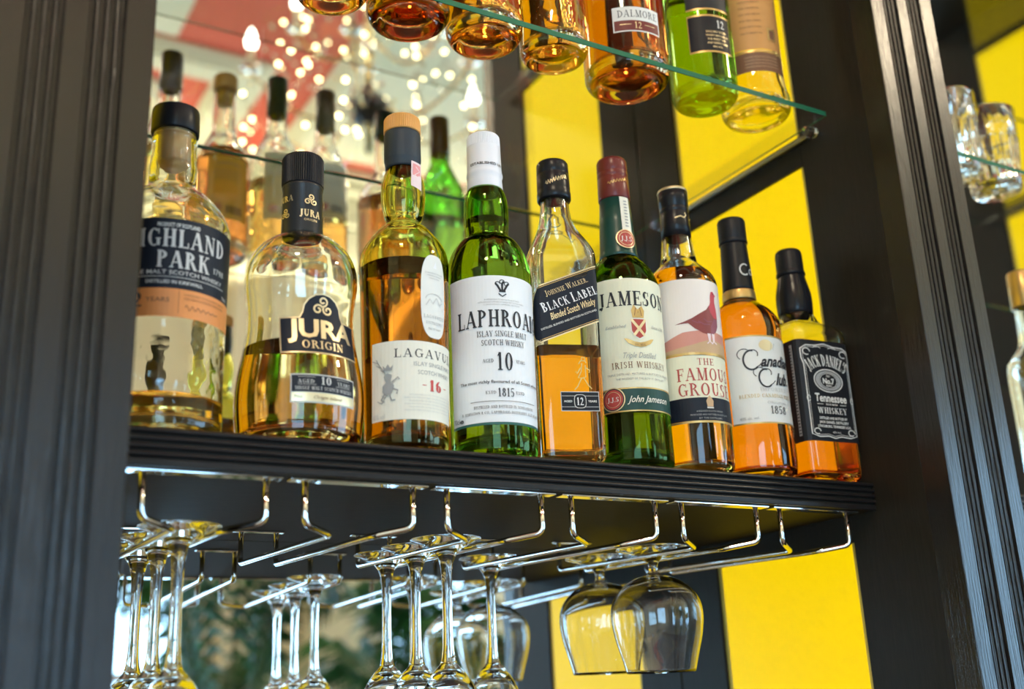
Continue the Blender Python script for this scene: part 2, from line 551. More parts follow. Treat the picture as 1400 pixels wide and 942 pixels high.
class Sheet:
    """flat print laid on a surface: (u, v) in mm, mapped to 3-D by fn(u, v, off)"""
    def __init__(self, fn, off=0.00025, step=0.00004):
        self.fn, self.off, self.step = fn, off, step
        self.items = []          # (colour, verts, faces, layer)
        self.layer = 0
    def add(self, col, vs, fs, up=True):
        if up: self.layer += 1
        self.items.append((col, vs, fs, self.layer))
    def poly(self, col, pts):
        t = tessellate_polygon([[Vector((p[0], p[1], 0)) for p in pts]])
        self.add(col, list(pts), [tuple(f) for f in t])
    def rect(self, col, u0, u1, v0, v1):
        self.poly(col, [(u0, v0), (u1, v0), (u1, v1), (u0, v1)])
    def ell(self, col, cu, cv, ru, rv, n=28):
        self.poly(col, [(cu + ru * math.cos(2 * PI * k / n), cv + rv * math.sin(2 * PI * k / n)) for k in range(n)])
    def line(self, col, pts, w, closed=False):
        P = list(pts)
        if closed: P = P + [P[0], P[1]]
        vs, fs = [], []
        n = len(P)
        for i in range(n):
            a = P[max(0, i - 1)]; b = P[min(n - 1, i + 1)]
            dx, dy = b[0] - a[0], b[1] - a[1]
            d = math.hypot(dx, dy) or 1
            nx, ny = -dy / d * w / 2, dx / d * w / 2
            vs += [(P[i][0] + nx, P[i][1] + ny), (P[i][0] - nx, P[i][1] - ny)]
        for i in range(n - 1):
            fs.append((2 * i, 2 * i + 1, 2 * i + 3, 2 * i + 2))
        self.add(col, vs, fs)
    def arc(self, col, cu, cv, ru, rv, a0, a1, w, n=16):
        self.line(col, [(cu + ru * math.cos(math.radians(a0 + (a1 - a0) * k / n)), cv + rv * math.sin(math.radians(a0 + (a1 - a0) * k / n))) for k in range(n + 1)], w)
    def _place(self, col, vs, fs, cu, cv, rot, bend):
        out = []
        c, s = math.cos(rot), math.sin(rot)
        for (x, y) in vs:
            if bend:             # bend = radius in mm, text runs over an arch
                a = x / bend
                x, y = (bend + y) * math.sin(a), (bend + y) * math.cos(a) - bend
            out.append((cu + x * c - y * s, cv + x * s + y * c))
        self.add(col, out, fs)
    def serif(self, col, s, cu, cv, h, width=None, gap=0.06, heavy=1.0, rot=0.0, bend=0, hf=None, smallcaps=None):
        vs, fs = [], []
        x = 0
        for i, ch in enumerate(s):
            k = 1.0
            if smallcaps and i > 0 and s[i - 1] != ' ': k = smallcaps
            w, polys = glyph_polys(ch, heavy)
            for p in polys:
                b = len(vs)
                vs += [((x + q[0] * k), q[1] * k) for q in p]
                fs.append(tuple(range(b, b + len(p))))
            x += w * k + gap
        x -= gap
        sx = (width / x) if width else h
        out = []
        for (a, b) in vs:
            X = (a - x / 2) * sx
            kk = 1.0
            if hf: kk = hf(X / (x * sx / 2))
            out.append((X, b * h * kk - h * 0.5 * (kk if hf and hf(0) > 5 else 1)))
        self._place(col, out, fs, cu, cv, rot, bend)
    def sans(self, col, s, cu, cv, h, width=None, bold=0.0, shear=0.0, spacing=1.0, rot=0.0, bend=0, align='c'):
        vs, fs = font_mesh(s, bold, shear, spacing)
        if not vs: return
        x0 = min(v[0] for v in vs); x1 = max(v[0] for v in vs)
        k = h / 0.70
        kx = width / (x1 - x0) if width else k
        mx = (x0 + x1) / 2 if align == 'c' else x0
        self._place(col, [((v[0] - mx) * kx, v[1] * k - h / 2) for v in vs], fs, cu, cv, rot, bend)
    def build(self, name, parent, maxe=3.0):
        bm = bmesh.new()
        cols = []
        lay = bm.verts.layers.float.new('lay')
        for (c, vs, fs, L) in self.items:
            if c not in cols: cols.append(c)
            V = []
            for p in vs:
                v = bm.verts.new((p[0], p[1], 0)); v[lay] = L; V.append(v)
            for f in fs:
                if len(set(f)) < 3: continue
                try:
                    ff = bm.faces.new([V[i] for i in f]); ff.material_index = cols.index(c)
                except ValueError:
                    pass
        for _ in range(5):
            es = [e for e in bm.edges if e.calc_length() > maxe]
            if not es: break
            bmesh.ops.subdivide_edges(bm, edges=es, cuts=1)
            bmesh.ops.triangulate(bm, faces=[f for f in bm.faces if len(f.verts) > 3])
        for v in bm.verts:
            v.co = self.fn(v.co.x / 1000, v.co.y / 1000, self.off + v[lay] * self.step)
        me = bpy.data.meshes.new(name)
        bm.to_mesh(me); bm.free()
        return link(name, me, [F(c) for c in cols], parent)

# ------------------------------------------------------------------ bottles
def rz_of(prof):
    """radius of the outer profile at height z"""
    P = sorted([(z, r) for (r, z) in prof if r > 0.004])
    def f(z):
        if z <= P[0][0]: return P[0][1]
        for i in range(len(P) - 1):
            if P[i][0] <= z <= P[i + 1][0]:
                d = P[i + 1][0] - P[i][0]
                t = (z - P[i][0]) / d if d > 1e-9 else 0
                return P[i][1] * (1 - t) + P[i + 1][1] * t
        return P[-1][1]
    return f

class Bottle:
    def __init__(self, name, x, y, z, prof_mm, fill_mm, glass, liq, wall=2.6, base=7.0, punt=5.0, seg=72,
                 nf=None, rot=0.0, foot=1.5, neck_wall=None):
        self.root = empty(name, (x, y, z))
        self.nf, self.rot = nf, rot
        body = [(r / 1000, zz / 1000) for (zz, r) in prof_mm]
        sm = spline(body, 5)
        R0 = body[0][0]
        self.R = rz_of(sm)
        top = sm[-1]
        w = wall / 1000
        basep = [(0, punt / 1000), (R0 * 0.45, punt / 1000 * 0.85), (R0 * 0.74, 0.0016), (R0 * 0.86, 0.0), (R0 * 0.95, foot / 1000 * 0.3)]
        outer = spline(basep + [sm[0]], 3)[:-1] + sm
        bt = base / 1000 + punt / 1000 * 0.5
        zl = fill_mm / 1000
        ri = lambda zz: max(0.004, self.R(zz) - w * (1.0 + 0.35 * (1 if self.R(zz) < 0.022 else 0)))
        r_in0 = ri(bt + 0.006)
        inner = [(0, bt + punt / 1000 * 0.6), (r_in0 * 0.5, bt + punt / 1000 * 0.45), (r_in0 * 0.8, bt), (r_in0 * 0.95, bt + 0.0016)]
        zz = bt + 0.006
        ztop = top[1]
        n = 44
        allz = [zz + (ztop - zz) * i / n for i in range(n + 1)]
        low = [z_ for z_ in allz if z_ < zl - 0.0005] + [zl]
        high = [zl] + [z_ for z_ in allz if z_ > zl + 0.0005]
        bm = bmesh.new()
        rows_o = lathe_bm(bm, outer, seg, nf=nf, rot=rot)
        # the lip and the empty part of the inside, down to the liquid
        inn = [(ri(z_), z_) for z_ in reversed(high)]
        lathe_bm(bm, [outer[-1]] + inn, seg, nf=nf, rot=rot)
        # rows are ordered so that normals point out of the glass
        me = bpy.data.meshes.new('glass_body')
        bm.normal_update()
        bm.to_mesh(me); bm.free()
        self.body = link('glass_body', me, glass, self.root, smooth=True)
        if liq:
            bm = bmesh.new()
            prof = spline(inner, 3)[:-1] + [(inner[-1])] + [(ri(z_), z_) for z_ in low]
            lathe_bm(bm, prof, seg, nf=nf, rot=rot)
            n0 = len(bm.faces)
            # liquid surface: a disc with a tiny meniscus
            R1 = ri(zl)
            lathe_bm(bm, [(R1, zl), (R1 * 0.93, zl - 0.0004), (0, zl - 0.0005)], seg, nf=nf, rot=rot, mi=1)
            me = bpy.data.meshes.new('whisky')
            bm.to_mesh(me); bm.free()
            self.liq = link('whisky', me, list(liq), self.root, smooth=True)
    def cyl(self, alpha, zshift=0.0):
        """label coordinates on the round body; alpha = bearing of the label's middle, degrees from -Y towards -X"""
        th = math.radians(-90 - alpha)
        def fn(u, v, off):
            r = self.R(max(0.004, v))
            a = th + u / r
            return Vector(((r + off) * math.cos(a), (r + off) * math.sin(a), v))
        return fn
    def cone(self, alpha, rf):
        th = math.radians(-90 - alpha)
        def fn(u, v, off):
            r = rf(v)
            a = th + u / r
            return Vector(((r + off) * math.cos(a), (r + off) * math.sin(a), v))
        return fn
    def flat(self, alpha, half, shift=0.0):
        """label coordinates on a flat face"""
        a = math.radians(-90 - alpha)
        n = Vector((math.cos(a), math.sin(a), 0))
        t = Vector((-math.sin(a), math.cos(a), 0))
        def fn(u, v, off):
            return n * (half + off) + t * (u + shift) + Vector((0, 0, v))
        return fn
    def wrap(self, alpha, half, rho):
        """label coordinates that run round the corners of a square body; u = 0 is the middle of the face at alpha"""
        fl = half - rho
        qa = rho * PI / 2
        per = 2 * fl + qa
        def fn(u, v, off):
            k = math.floor((u + fl + qa / 2) / per)
            w = u - k * per
            base = math.radians(-90 - alpha) + k * PI / 2
            if w > fl or w < -fl:
                sg = 1 if w > 0 else -1
                ph = (abs(w) - fl) / rho * sg
                c = Vector((math.cos(base), math.sin(base), 0)); t = Vector((-math.sin(base), math.cos(base), 0))
                ctr = c * fl + t * (sg * fl)
                d = c * math.cos(ph) + t * math.sin(ph)
                p = ctr + d * (rho + off)
            else:
                c = Vector((math.cos(base), math.sin(base), 0)); t = Vector((-math.sin(base), math.cos(base), 0))
                p = c * (half + off) + t * w
            return Vector((p.x, p.y, v))
        return fn
    def lathe(self, name, prof_mm, m, seg=72, sub=0, knurl=None, parent=None, smooth=True, nf=None):
        p = [(r / 1000, z / 1000) for (z, r) in prof_mm]
        if sub: p = spline(p, sub)
        k = (knurl[0] / 1000, knurl[1] / 1000, knurl[2] / 1000) if knurl else None
        return lathe(name, p, m, parent or self.root, seg=seg, smooth=smooth, knurl=k, nf=nf, rot=self.rot)

def capprof(z0, z1, r0, r1=None, e=0.8):
    """closed plug with softened rims"""
    r1 = r0 if r1 is None else r1
    return [(z0, 0), (z0, r0 - e), (z0 + e * 0.3, r0 - e * 0.3), (z0 + e, r0), (z1 - e, r1), (z1 - e * 0.3, r1 - e * 0.3), (z1, r1 - e), (z1, 0)]

def paper(fn, col, pts, parent, name='label', off=0.00012, maxe=3.0):
    s = Sheet(fn, off, 0.0)
    s.poly(col, pts)
    return s.build(name, parent, maxe)

def rect_pts(u0, u1, v0, v1):
    return [(u0, v0), (u1, v0), (u1, v1), (u0, v1)]

def oval_pts(cu, cv, ru, rv, n=36, p=2.0):
    out = []
    for k in range(n):
        a = 2 * PI * k / n
        c, s = math.cos(a), math.sin(a)
        out.append((cu + ru * math.copysign(abs(c) ** (2 / p), c), cv + rv * math.copysign(abs(s) ** (2 / p), s)))
    return out

# ------------------------------------------------------------------ the bar: carcass, pilasters, mirrors, panels
# heights below are measured from the camera's height, then lifted by EYE
PF, SF, MY = 0.689, 0.78, 1.118        # fronts of pilasters and shelf, mirror
ST, SB = 0.194, 0.1655                 # top and underside of the wooden shelf
GZ = 0.597                             # underside of the glass shelf
def Z(z): return z + EYE

def pilaster(name, x0, z0, z1):
    """fluted upright: flat, three reeds, flat, three reeds, flat"""
    w = 0.101
    pts = [(0, 0.03), (0, 0.0008), (0.0008, 0)]
    def group(a, b):
        d = 0.0042
        g = [(a, 0), (a + 0.0012, d)]
        n = 3
        gap = 0.0019
        ww = (b - a - 0.0024 - gap * (n + 1)) / n
        x = a + 0.0012 + gap
        for i in range(n):
            g.append((x, d))
            for k in range(1, 8):
                t = math.pi * k / 8
                g.append((x + ww / 2 - ww / 2 * math.cos(t), d - 0.0036 * math.sin(t)))
            g.append((x + ww, d))
            x += ww + gap
        g += [(b - 0.0012, d), (b, 0)]
        return g
    pts += group(0.0185, 0.0425)
    pts += group(0.0575, 0.0815)
    pts += [(w - 0.0008, 0), (w, 0.0008), (w, 0.03)]
    bm = bmesh.new()
    lo = [bm.verts.new((x0 + x, PF + y, Z(z0))) for x, y in pts]
    hi = [bm.verts.new((x0 + x, PF + y, Z(z1))) for x, y in pts]
    n = len(pts)
    for i in range(n):
        j = (i + 1) % n
        bm.faces.new((lo[i], lo[j], hi[j], hi[i]))
    bm.faces.new(hi)
    bm.faces.new(list(reversed(lo)))
    return struct(from_bm(name, bm, M['wood']))

def post(x0):
    """the solid divider behind a pilaster"""
    return x0 + 0.0, x0 + 0.101

ZT, ZB = 1.50, -0.42
pilaster('trim_1', 0.0314, -1.45, 2.0)
pilaster('trim_2', 0.878, -1.45, 2.0)
pilaster('trim_3', 2.140, -1.45, 2.0)
def carcass(name, x0, x1):
    return struct(box(name, x0, x1, PF + 0.0302, MY + 0.06, Z(-1.45), Z(2.7), M['wood_in']))
carcass('wall_divider_1', 0.040, 0.094)
carcass('wall_divider_2', 0.8862, 0.971)
carcass('wall_divider_3', 2.1482, 2.233)
struct(box('wall_left', -2.5, 0.0310, PF + 0.012, MY + 0.06, Z(-1.45), Z(2.7), M['wood_in']))
struct(box('wall_right', 2.2415, 5.5, PF + 0.012, MY + 0.06, Z(-1.45), Z(2.7), M['wood_in']))
struct(box('wall_back', 0.0, 2.25, MY + 0.062, MY + 0.09, Z(-1.45), Z(2.7), M['wood_in']))

def side_panels(xs, d, tag_n, rear=True):
    """wooden lining of a bay's side wall at x = xs facing d (+1 or -1), with back-lit yellow panels set in it"""
    y0, y1, ya, yb = PF + 0.0302, MY - 0.001, 0.817, 1.035
    t = 0.0078
    def bx(name, a, b, z0, z1, m=None, t0=0.0, t1=t, bev=0.0006):
        xa, xb = xs - d * t0, xs - d * t1
        return struct(box(name, min(xa, xb), max(xa, xb), a, b, Z(z0), Z(z1), m or M['wood_in'], bevel=bev))
    bx('trim_%d' % (tag_n), y0, ya, -0.42, ZT)              # front stile
    bx('trim_%d' % (tag_n + 1), yb, y1, -0.42, ZT)          # rear stile
    for i, (z0, z1) in enumerate(((-0.44, -0.36), (0.139, 0.205), (GZ - 0.030, GZ + 0.006), (0.985, 1.03), (1.406, 1.5))):
        bx('trim_%d' % (tag_n + 2 + i), ya, yb, z0, z1)
    spans = ((-0.36, 0.139), (0.205, GZ - 0.030), (GZ + 0.006, 0.985), (1.03, 1.406))
    for i, (z0, z1) in enumerate(spans):
        p = empty('light_panel', (xs, (ya + yb) / 2, Z(z0)))
        tag(p, None, 'light panel')
        h = z1 - z0
        yl = (yb - ya) / 2
        bm = bmesh.new()
        xa, xb = -d * 0.0028, -d * 0.0048
        bbox(bm, min(xa, xb), max(xa, xb), -yl + 0.0065, yl - 0.0065, 0.001, h - 0.001)
        from_bm('acrylic_sheet', bm, M['yellow'], p)
        for (a, b) in ((-yl, -yl + 0.0060), (yl - 0.0060, yl)):
            bm = bmesh.new()
            xa, xb = -d * 0.0012, -d * 0.0048
            bbox(bm, min(xa, xb), max(xa, xb), a, b, 0.0005, h - 0.0005, 0.0004)
            from_bm('glazing_bead', bm, M['bead'], p)
        PANELS.append((p, xs, i))
PANELS = []
side_panels(0.8858, +1, 10)
side_panels(0.0945, -1, 20)
side_panels(2.1476, +1, 30)
side_panels(0.9715, -1, 40)
_h = ['below the wooden shelf', 'between the wooden shelf and the first glass shelf', 'above the first glass shelf', 'at the top, above the second glass shelf']
_s = {0.8858: 'on the right side wall of the main bay', 0.0945: 'on the left side wall of the main bay, hidden behind the left pilaster',
      2.1476: 'on the far side wall of the neighbouring bay', 0.9715: 'on the near side wall of the neighbouring bay'}
for p, xs, i in PANELS:
    p['label'] = ('glowing yellow panel ' + _s[xs] + ', ' + _h[i])
    if len(p['label'].split()) > 16:
        short = {0.0945: 'glowing yellow panel in the left wall of the main bay, ', 0.8858: 'glowing yellow panel in the right wall of the main bay, ',
                 2.1476: 'glowing yellow panel in the far wall beyond the pilaster, ', 0.9715: 'glowing yellow panel behind the right pilaster, '}[xs]
        p['label'] = short + ['below shelf', 'over wooden shelf', 'over glass shelf', 'topmost'][i]
    p['group'] = 'back-lit yellow panels in the bay walls'

struct(box('wall_mirror_1', 0.0950, 0.8853, MY, MY + 0.005, Z(-0.41), Z(1.49), M['mirror']))
struct(box('wall_mirror_2', 0.9720, 2.1470, MY, MY + 0.005, Z(-0.41), Z(1.49), M['mirror']))
for i, (a, b) in enumerate(((0.0950, 0.8853), (0.9720, 2.1470))):
    struct(box('trim_%d' % (60 + i), a, b, PF + 0.012, MY - 0.001, Z(1.5), Z(1.6), M['wood_in']))
struct(box('trim_62', 0.031, 2.25, PF - 0.02, PF - 0.0005, Z(2.0), Z(2.7), M['wood']))
for i, (a, b) in enumerate(((0.1030, 0.8775), (0.9800, 2.1390))):
    struct(box('trim_%d' % (63 + i), a, b, PF + 0.001, MY - 0.002, Z(-0.46), Z(-0.421), M['wood_h'], bevel=0.002))

def wooden_shelf(x0, x1, label):
    t = empty('wooden_shelf', ((x0 + x1) / 2, SF, Z(SB)))
    tag(t, label, 'shelf')
    hw = (x1 - x0) / 2
    H = ST - SB
    bm = bmesh.new()
    bbox(bm, -hw, hw, 0.0035, MY - SF - 0.001, 0, H, 0.0006)
    from_bm('shelf_board', bm, M['wood_board'], t)
    n = 4
    step = (H - 0.0060) / n
    for k in range(n):              # four rounded reeds run along the front edge
        zc = 0.0060 + step * (k + 0.5)
        bm = bmesh.new()
        ring = []
        for x in (-hw, hw):
            row = [bm.verts.new((x, 0.0045, zc - step * 0.46))]
            for j in range(0, 9):
                a = -PI / 2 + PI * j / 8
                row.append(bm.verts.new((x, 0.0036 - 0.0036 * math.cos(a), zc + step * 0.40 * math.sin(a))))
            row.append(bm.verts.new((x, 0.0045, zc + step * 0.46)))
            ring.append(row)
        m_ = len(ring[0])
        for j in range(m_):
            j2 = (j + 1) % m_
            bm.faces.new((ring[0][j], ring[0][j2], ring[1][j2], ring[1][j]))
        bm.faces.new(ring[0]); bm.faces.new(list(reversed(ring[1])))
        o = from_bm('reed', bm, M['wood_h'], t, smooth=False)
    bm = bmesh.new()
    bbox(bm, -hw, hw, 0.0008, 0.0045, 0.0, 0.0052, 0.0008)
    from_bm('bottom_lip', bm, M['wood_h'], t)
    return t
wooden_shelf(0.1030, 0.8775, 'dark wooden shelf with reeded front edge under the front row of bottles')
wooden_shelf(0.9800, 2.1390, 'dark wooden shelf in the neighbouring bay beyond the right pilaster')

def glass_shelf(x0, x1, y0, z, label):
    bm = bmesh.new()
    bbox(bm, x0, x1, y0, MY - 0.0015, Z(z), Z(z) + 0.0062, 0.0006)
    o = from_bm('glass_shelf', bm, [M['shelf_glass'], M['glass_edge']])
    for p in o.data.polygons:
        if abs(p.normal.z) < 0.5: p.material_index = 1
    return tag(o, label, 'shelf')
glass_shelf(0.1120, 0.8640, 0.760, GZ, 'green-edged glass shelf in the main bay, its corner above the black-labelled square bottle')
glass_shelf(0.1120, 0.8640, 0.760, 0.995, 'upper glass shelf in the main bay, seen only reflected in the mirror')
glass_shelf(0.9880, 2.1310, 0.760, GZ, 'glass shelf beyond the right pilaster carrying the glassware')
glass_shelf(0.9880, 2.1310, 0.760, 0.995, 'upper glass shelf beyond the right pilaster, at the top right corner')

def bracket(x, y, z, d, label):
    """clear round shelf peg with a chrome pin"""
    t = empty('shelf_peg', (x, y, Z(z)))
    tag(t, label, 'shelf support', 'glass shelf pegs')
    bm = bmesh.new()
    tube(bm, [(0, 0, -0.0062), (-d * 0.014, 0, -0.0062)], 0.0058, 14)
    from_bm('clear_knob', bm, M['stem_glass'], t, smooth=False)
    bm = bmesh.new()
    tube(bm, [(d * 0.0072, 0, -0.0062), (-d * 0.0005, 0, -0.0062)], 0.003, 10)
    from_bm('pin', bm, M['chrome'], t)
bracket(0.8702, 0.786, GZ, +1, 'clear round peg under the front right corner of the glass shelf')
bracket(0.8702, 1.07, GZ, +1, 'clear round peg under the glass shelf near the mirror, right side')
bracket(0.1100, 0.786, GZ, -1, 'clear round peg under the glass shelf, left front, hidden by the pilaster')
bracket(0.1100, 1.07, GZ, -1, 'clear round peg under the glass shelf, left rear, hidden by the pilaster')
if True:
    # slim metal strip on the side wall that carries the glass
    o = box('shelf_rail', 0.8712, 0.8777, 0.800, 1.060, Z(GZ) - 0.0050, Z(GZ) - 0.0002, M['steel'], bevel=0.0004)
    tag(o, 'slim metal rail on the right side wall just under the glass shelf', 'rail')

# ------------------------------------------------------------------ chrome hangers for stemmed glasses
def hanger(x, label):
    """x = middle of the slot"""
    t = empty('glass_hanger', (x, 0.795, Z(SB)))
    tag(t, label, 'glass rack', 'chrome glass hangers under the main shelf')
    bm = bmesh.new()
    bbox(bm, -0.0575, 0.0555, -0.0075, 0.0045, -0.0022, -0.0001, 0.0005)
    from_bm('front_plate', bm, M['chrome'], t)
    bm = bmesh.new()
    bbox(bm, -0.0245, 0.0245, 0.250, 0.258, -0.0022, -0.0001, 0.0005)
    from_bm('rear_plate', bm, M['chrome'], t)
    zt = -0.0022
    for s in (-1, 1):
        bm = bmesh.new()
        P = fillet([(s * 0.0445, 0, zt), (s * 0.0445, 0.0, -0.0335), (s * 0.0172, 0.019, -0.0385), (s * 0.0172, 0.254, -0.0320), (s * 0.0172, 0.254, zt)], 0.0065, 7)
        tube(bm, P, 0.0026, 12)
        from_bm('rail', bm, M['chrome'], t, smooth=True)
    return t
HX = [0.2079 + 0.1192 * i for i in range(6)]
for x, l in zip(HX, ('first chrome glass hanger from the left, with three long-stemmed glasses', 'second chrome glass hanger from the left, empty',
                     'third chrome glass hanger, holding three long-stemmed glasses', 'fourth chrome glass hanger, holding one long-stemmed glass',
                     'fifth chrome glass hanger, holding two round balloon glasses', 'rightmost chrome glass hanger, empty, beside the yellow panel')):
    hanger(x, l)

def stemware(x, y, label, kind, proto=None, group='glasses hanging from the chrome hangers'):
    zr = Z(SB) - 0.0385 + 0.0026 + 0.0061 + (y - 0.82) * 0.027
    if proto is not None:
        r = proto.copy(); COL.objects.link(r)
        r.location = (x, y, zr); r['label'] = label
        r.rotation_euler = (0, 0, random.uniform(0, 3))
        for ch in list(proto.children):
            c = ch.copy(); COL.objects.link(c); c.parent = r
        return r
    t = empty('wine_glass' if kind == 'wine' else 'brandy_glass', (x, y, zr))
    tag(t, label, 'glass', group)
    if kind == 'wine':
        foot = [(0, 0.0), (30, -0.6), (35.5, -0.2), (36.4, 0.5), (35.5, 1.2), (26, 2.2)]
        # foot: flat side up; stem runs down to the bowl
        fo = [(0, 2.2), (20, 1.8), (30.5, 1.0), (31.6, 0.3), (30.8, -0.6), (21, -4.4), (12, -9.5)]
        stem = [(12, -9.5), (8.0, -15), (5.6, -24), (4.6, -38), (4.3, -60), (4.6, -84), (5.6, -98), (7.5, -106)]
        bowl_o = [(7.5, -106), (13, -112), (20, -122), (26, -136), (29.5, -156), (29.5, -180), (27, -204), (25, -220)]
        bowl_i = [(24, -220), (26, -204), (28.4, -180), (28.4, -156), (24.8, -137), (18.6, -124), (9, -115.5), (0, -113.5)]
    else:
        fo = [(0, 2.2), (20, 1.8), (34.5, 1.0), (36.0, 0.3), (34.8, -0.6), (22, -3.8), (11, -8.5)]
        stem = [(11, -8.5), (6.4, -13), (4.6, -17.5), (4.8, -21.5), (7.5, -26)]
        bowl_o = [(7.5, -26), (20, -29), (34, -38), (43, -51), (45.4, -66), (43, -84), (37.5, -104), (33.5, -119)]
        bowl_i = [(32.5, -119), (36.5, -104), (42, -84), (44.3, -66), (41.8, -52), (32.6, -39.5), (18, -31.5), (0, -28.5)]
    def part(name, prof, flip=True):
        p = [(r / 1000, z / 1000) for r, z in prof]
        bm = bmesh.new()
        lathe_bm(bm, p, 56)
        bmesh.ops.recalc_face_normals(bm, faces=bm.faces)
        me = bpy.data.meshes.new(name)
        bm.to_mesh(me); bm.free()
        return link(name, me, M['stem_glass'], t, smooth=True)
    # one closed skin of glass, cut where the foot, stem and bowl meet would put false surfaces inside it,
    # so the glass is a single mesh with its rim as a separate bright bead
    sk = spline(fo, 3)[:-1] + spline(stem, 4)[:-1] + spline(bowl_o, 4) + spline(bowl_i, 4)
    part('glass_body', sk)
    return t
random.seed(4)
g1 = stemware(HX[0], 0.866, 'long-stemmed wine glass at the front of the leftmost hanger', 'wine')
stemware(HX[0], 0.935, 'long-stemmed wine glass in the middle of the leftmost hanger', 'wine', g1)
stemware(HX[0], 1.008, 'long-stemmed wine glass at the back of the leftmost hanger', 'wine', g1)
stemware(HX[2], 0.887, 'wine glass at the front of the third hanger, rightmost of its three stems', 'wine', g1)
stemware(HX[2], 0.951, 'wine glass in the middle of the third hanger, between two stems', 'wine', g1)
stemware(HX[2], 1.018, 'wine glass at the back of the third hanger, leftmost of its three stems', 'wine', g1)
stemware(HX[3], 1.024, 'single long-stemmed wine glass hanging alone in the fourth hanger', 'wine', g1)
b1 = stemware(HX[4], 0.903, 'balloon-shaped brandy glass hanging in front, nearest the yellow panel', 'balloon')
stemware(HX[4], 0.998, 'balloon-shaped brandy glass hanging just behind another balloon glass', 'balloon', b1)

# ------------------------------------------------------------------ the room behind the photographer, seen in the mirror
M['cream'] = mat('cream_paint', (0.76, 0.73, 0.54), 0.6, bump=0.05, bscale=8)
M['redpaint'] = mat('coral_red_ceiling_paint', (0.66, 0.10, 0.055), 0.6)
M['floor'] = mat('oak_floor', (0.26, 0.16, 0.09), 0.4, var=0.3, bscale=6, stretch=(0.6, 6, 1))
M['leaf'] = mat('palm_leaf', (0.016, 0.12, 0.028), 0.42, var=0.4, bscale=20)
M['stemgreen'] = mat('palm_stem', (0.10, 0.17, 0.05), 0.5)
M['pot'] = mat('terracotta_pot', (0.40, 0.20, 0.12), 0.6)
M['soil'] = mat('soil', (0.05, 0.035, 0.025), 0.9)
M['brass'] = mat('aged_brass', (0.70, 0.52, 0.26), 0.25, metal=1.0)
M['bulb'] = mat('lit_candle_bulb', (1, 1, 1), 0.4, emis=(1.0, 0.93, 0.78), es=45)
M['glint_bead'] = mat('crystal_glint_glow', (1, 0.95, 0.8), 0.3, emis=(1.0, 0.78, 0.38), es=22)  # crystal sparkle put in as emission; the beads are no lamps
M['crystal'] = mat('crystal_silvering', (0.95, 0.93, 0.86), 0.05, metal=1.0)
M['darkmetal'] = mat('dark_bronze', (0.06, 0.06, 0.065), 0.35, metal=0.6)
M['winframe'] = mat('white_window_paint', (0.72, 0.76, 0.80), 0.4)
M['pane'] = pane_mat('window_pane')

RX0, RX1, RY0, HC = -2.5, 5.5, WIN_Y, EYE + 2.7
struct(box('floor', RX0, RX1, RY0 - 0.2, 1.2, -0.05, 0, M['floor']))
bm = bmesh.new()
bbox(bm, RX0, RX1, RY0 - 0.2, 1.22, HC, HC + 0.05)
struct(from_bm('ceiling', bm, M['redpaint']))
struct(box('wall_west', RX0 - 0.1, RX0, RY0, 1.2, 0, HC, M['cream']))
# window wall: piers between the windows, with aprons and lintels
bm = bmesh.new()
xs = [RX0] + [v for w in WINDOWS for v in w] + [RX1]
for i in range(0, len(xs), 2):
    bbox(bm, xs[i], xs[i + 1], RY0 - 0.1, RY0, 0, HC)
for a, b in WINDOWS:
    bbox(bm, a, b, RY0 - 0.1, RY0, 0, WZ0)
    bbox(bm, a, b, RY0 - 0.1, RY0, WZ1, HC)
struct(from_bm('wall_window_side', bm, M['cream']))
for i, (a, b) in enumerate(WINDOWS):
    w = empty('window_%d' % (i + 1), ((a + b) / 2, RY0 - 0.05, WZ0))
    struct(w)
    hw, h = (b - a) / 2, WZ1 - WZ0
    bm = bmesh.new()
    for (x0, x1, z0, z1) in ((-hw, -hw + 0.05, 0, h), (hw - 0.05, hw, 0, h), (-hw + 0.05, hw - 0.05, 0, 0.06), (-hw + 0.05, hw - 0.05, h - 0.05, h)):
        bbox(bm, x0 + 0.001, x1 - 0.001, -0.03, 0.03, z0 + 0.001, z1 - 0.001)
    from_bm('window_frame', bm, M['winframe'], w)
    bm = bmesh.new()
    bbox(bm, -hw + 0.051, hw - 0.051, -0.02, 0.02, h * 0.5 - 0.02, h * 0.5 + 0.02)
    from_bm('glazing_bar', bm, M['winframe'], w)
    for (z0, z1) in ((0.06, h * 0.5 - 0.02), (h * 0.5 + 0.02, h - 0.05)):
        bm = bmesh.new()
        bbox(bm, -hw + 0.051, hw - 0.051, -0.003, 0.003, z0, z1)
        from_bm('pane', bm, M['pane'], w)
    bm = bmesh.new()
    bbox(bm, -hw - 0.03, hw + 0.03, 0.051, 0.14, -0.035, -0.002, 0.004)
    from_bm('window_sill', bm, M['winframe'], w)

# the right-hand wall has a window too: piers, apron and lintel
bm = bmesh.new()
ya, yb = EAST_WIN
bbox(bm, RX1, RX1 + 0.1, RY0, ya, 0, HC)
bbox(bm, RX1, RX1 + 0.1, yb, 1.2, 0, HC)
bbox(bm, RX1, RX1 + 0.1, ya, yb, 0, WZ0)
bbox(bm, RX1, RX1 + 0.1, ya, yb, WZ1, HC)
struct(from_bm('wall_east', bm, M['cream']))
w = empty('window_5', (RX1 + 0.05, (ya + yb) / 2, WZ0))
struct(w)
hw, h = (yb - ya) / 2, WZ1 - WZ0
bm = bmesh.new()
for (a, b, z0, z1) in ((-hw, -hw + 0.05, 0, h), (hw - 0.05, hw, 0, h), (-hw + 0.05, hw - 0.05, 0, 0.06), (-hw + 0.05, hw - 0.05, h - 0.05, h)):
    bbox(bm, -0.03, 0.03, a + 0.001, b - 0.001, z0 + 0.001, z1 - 0.001)
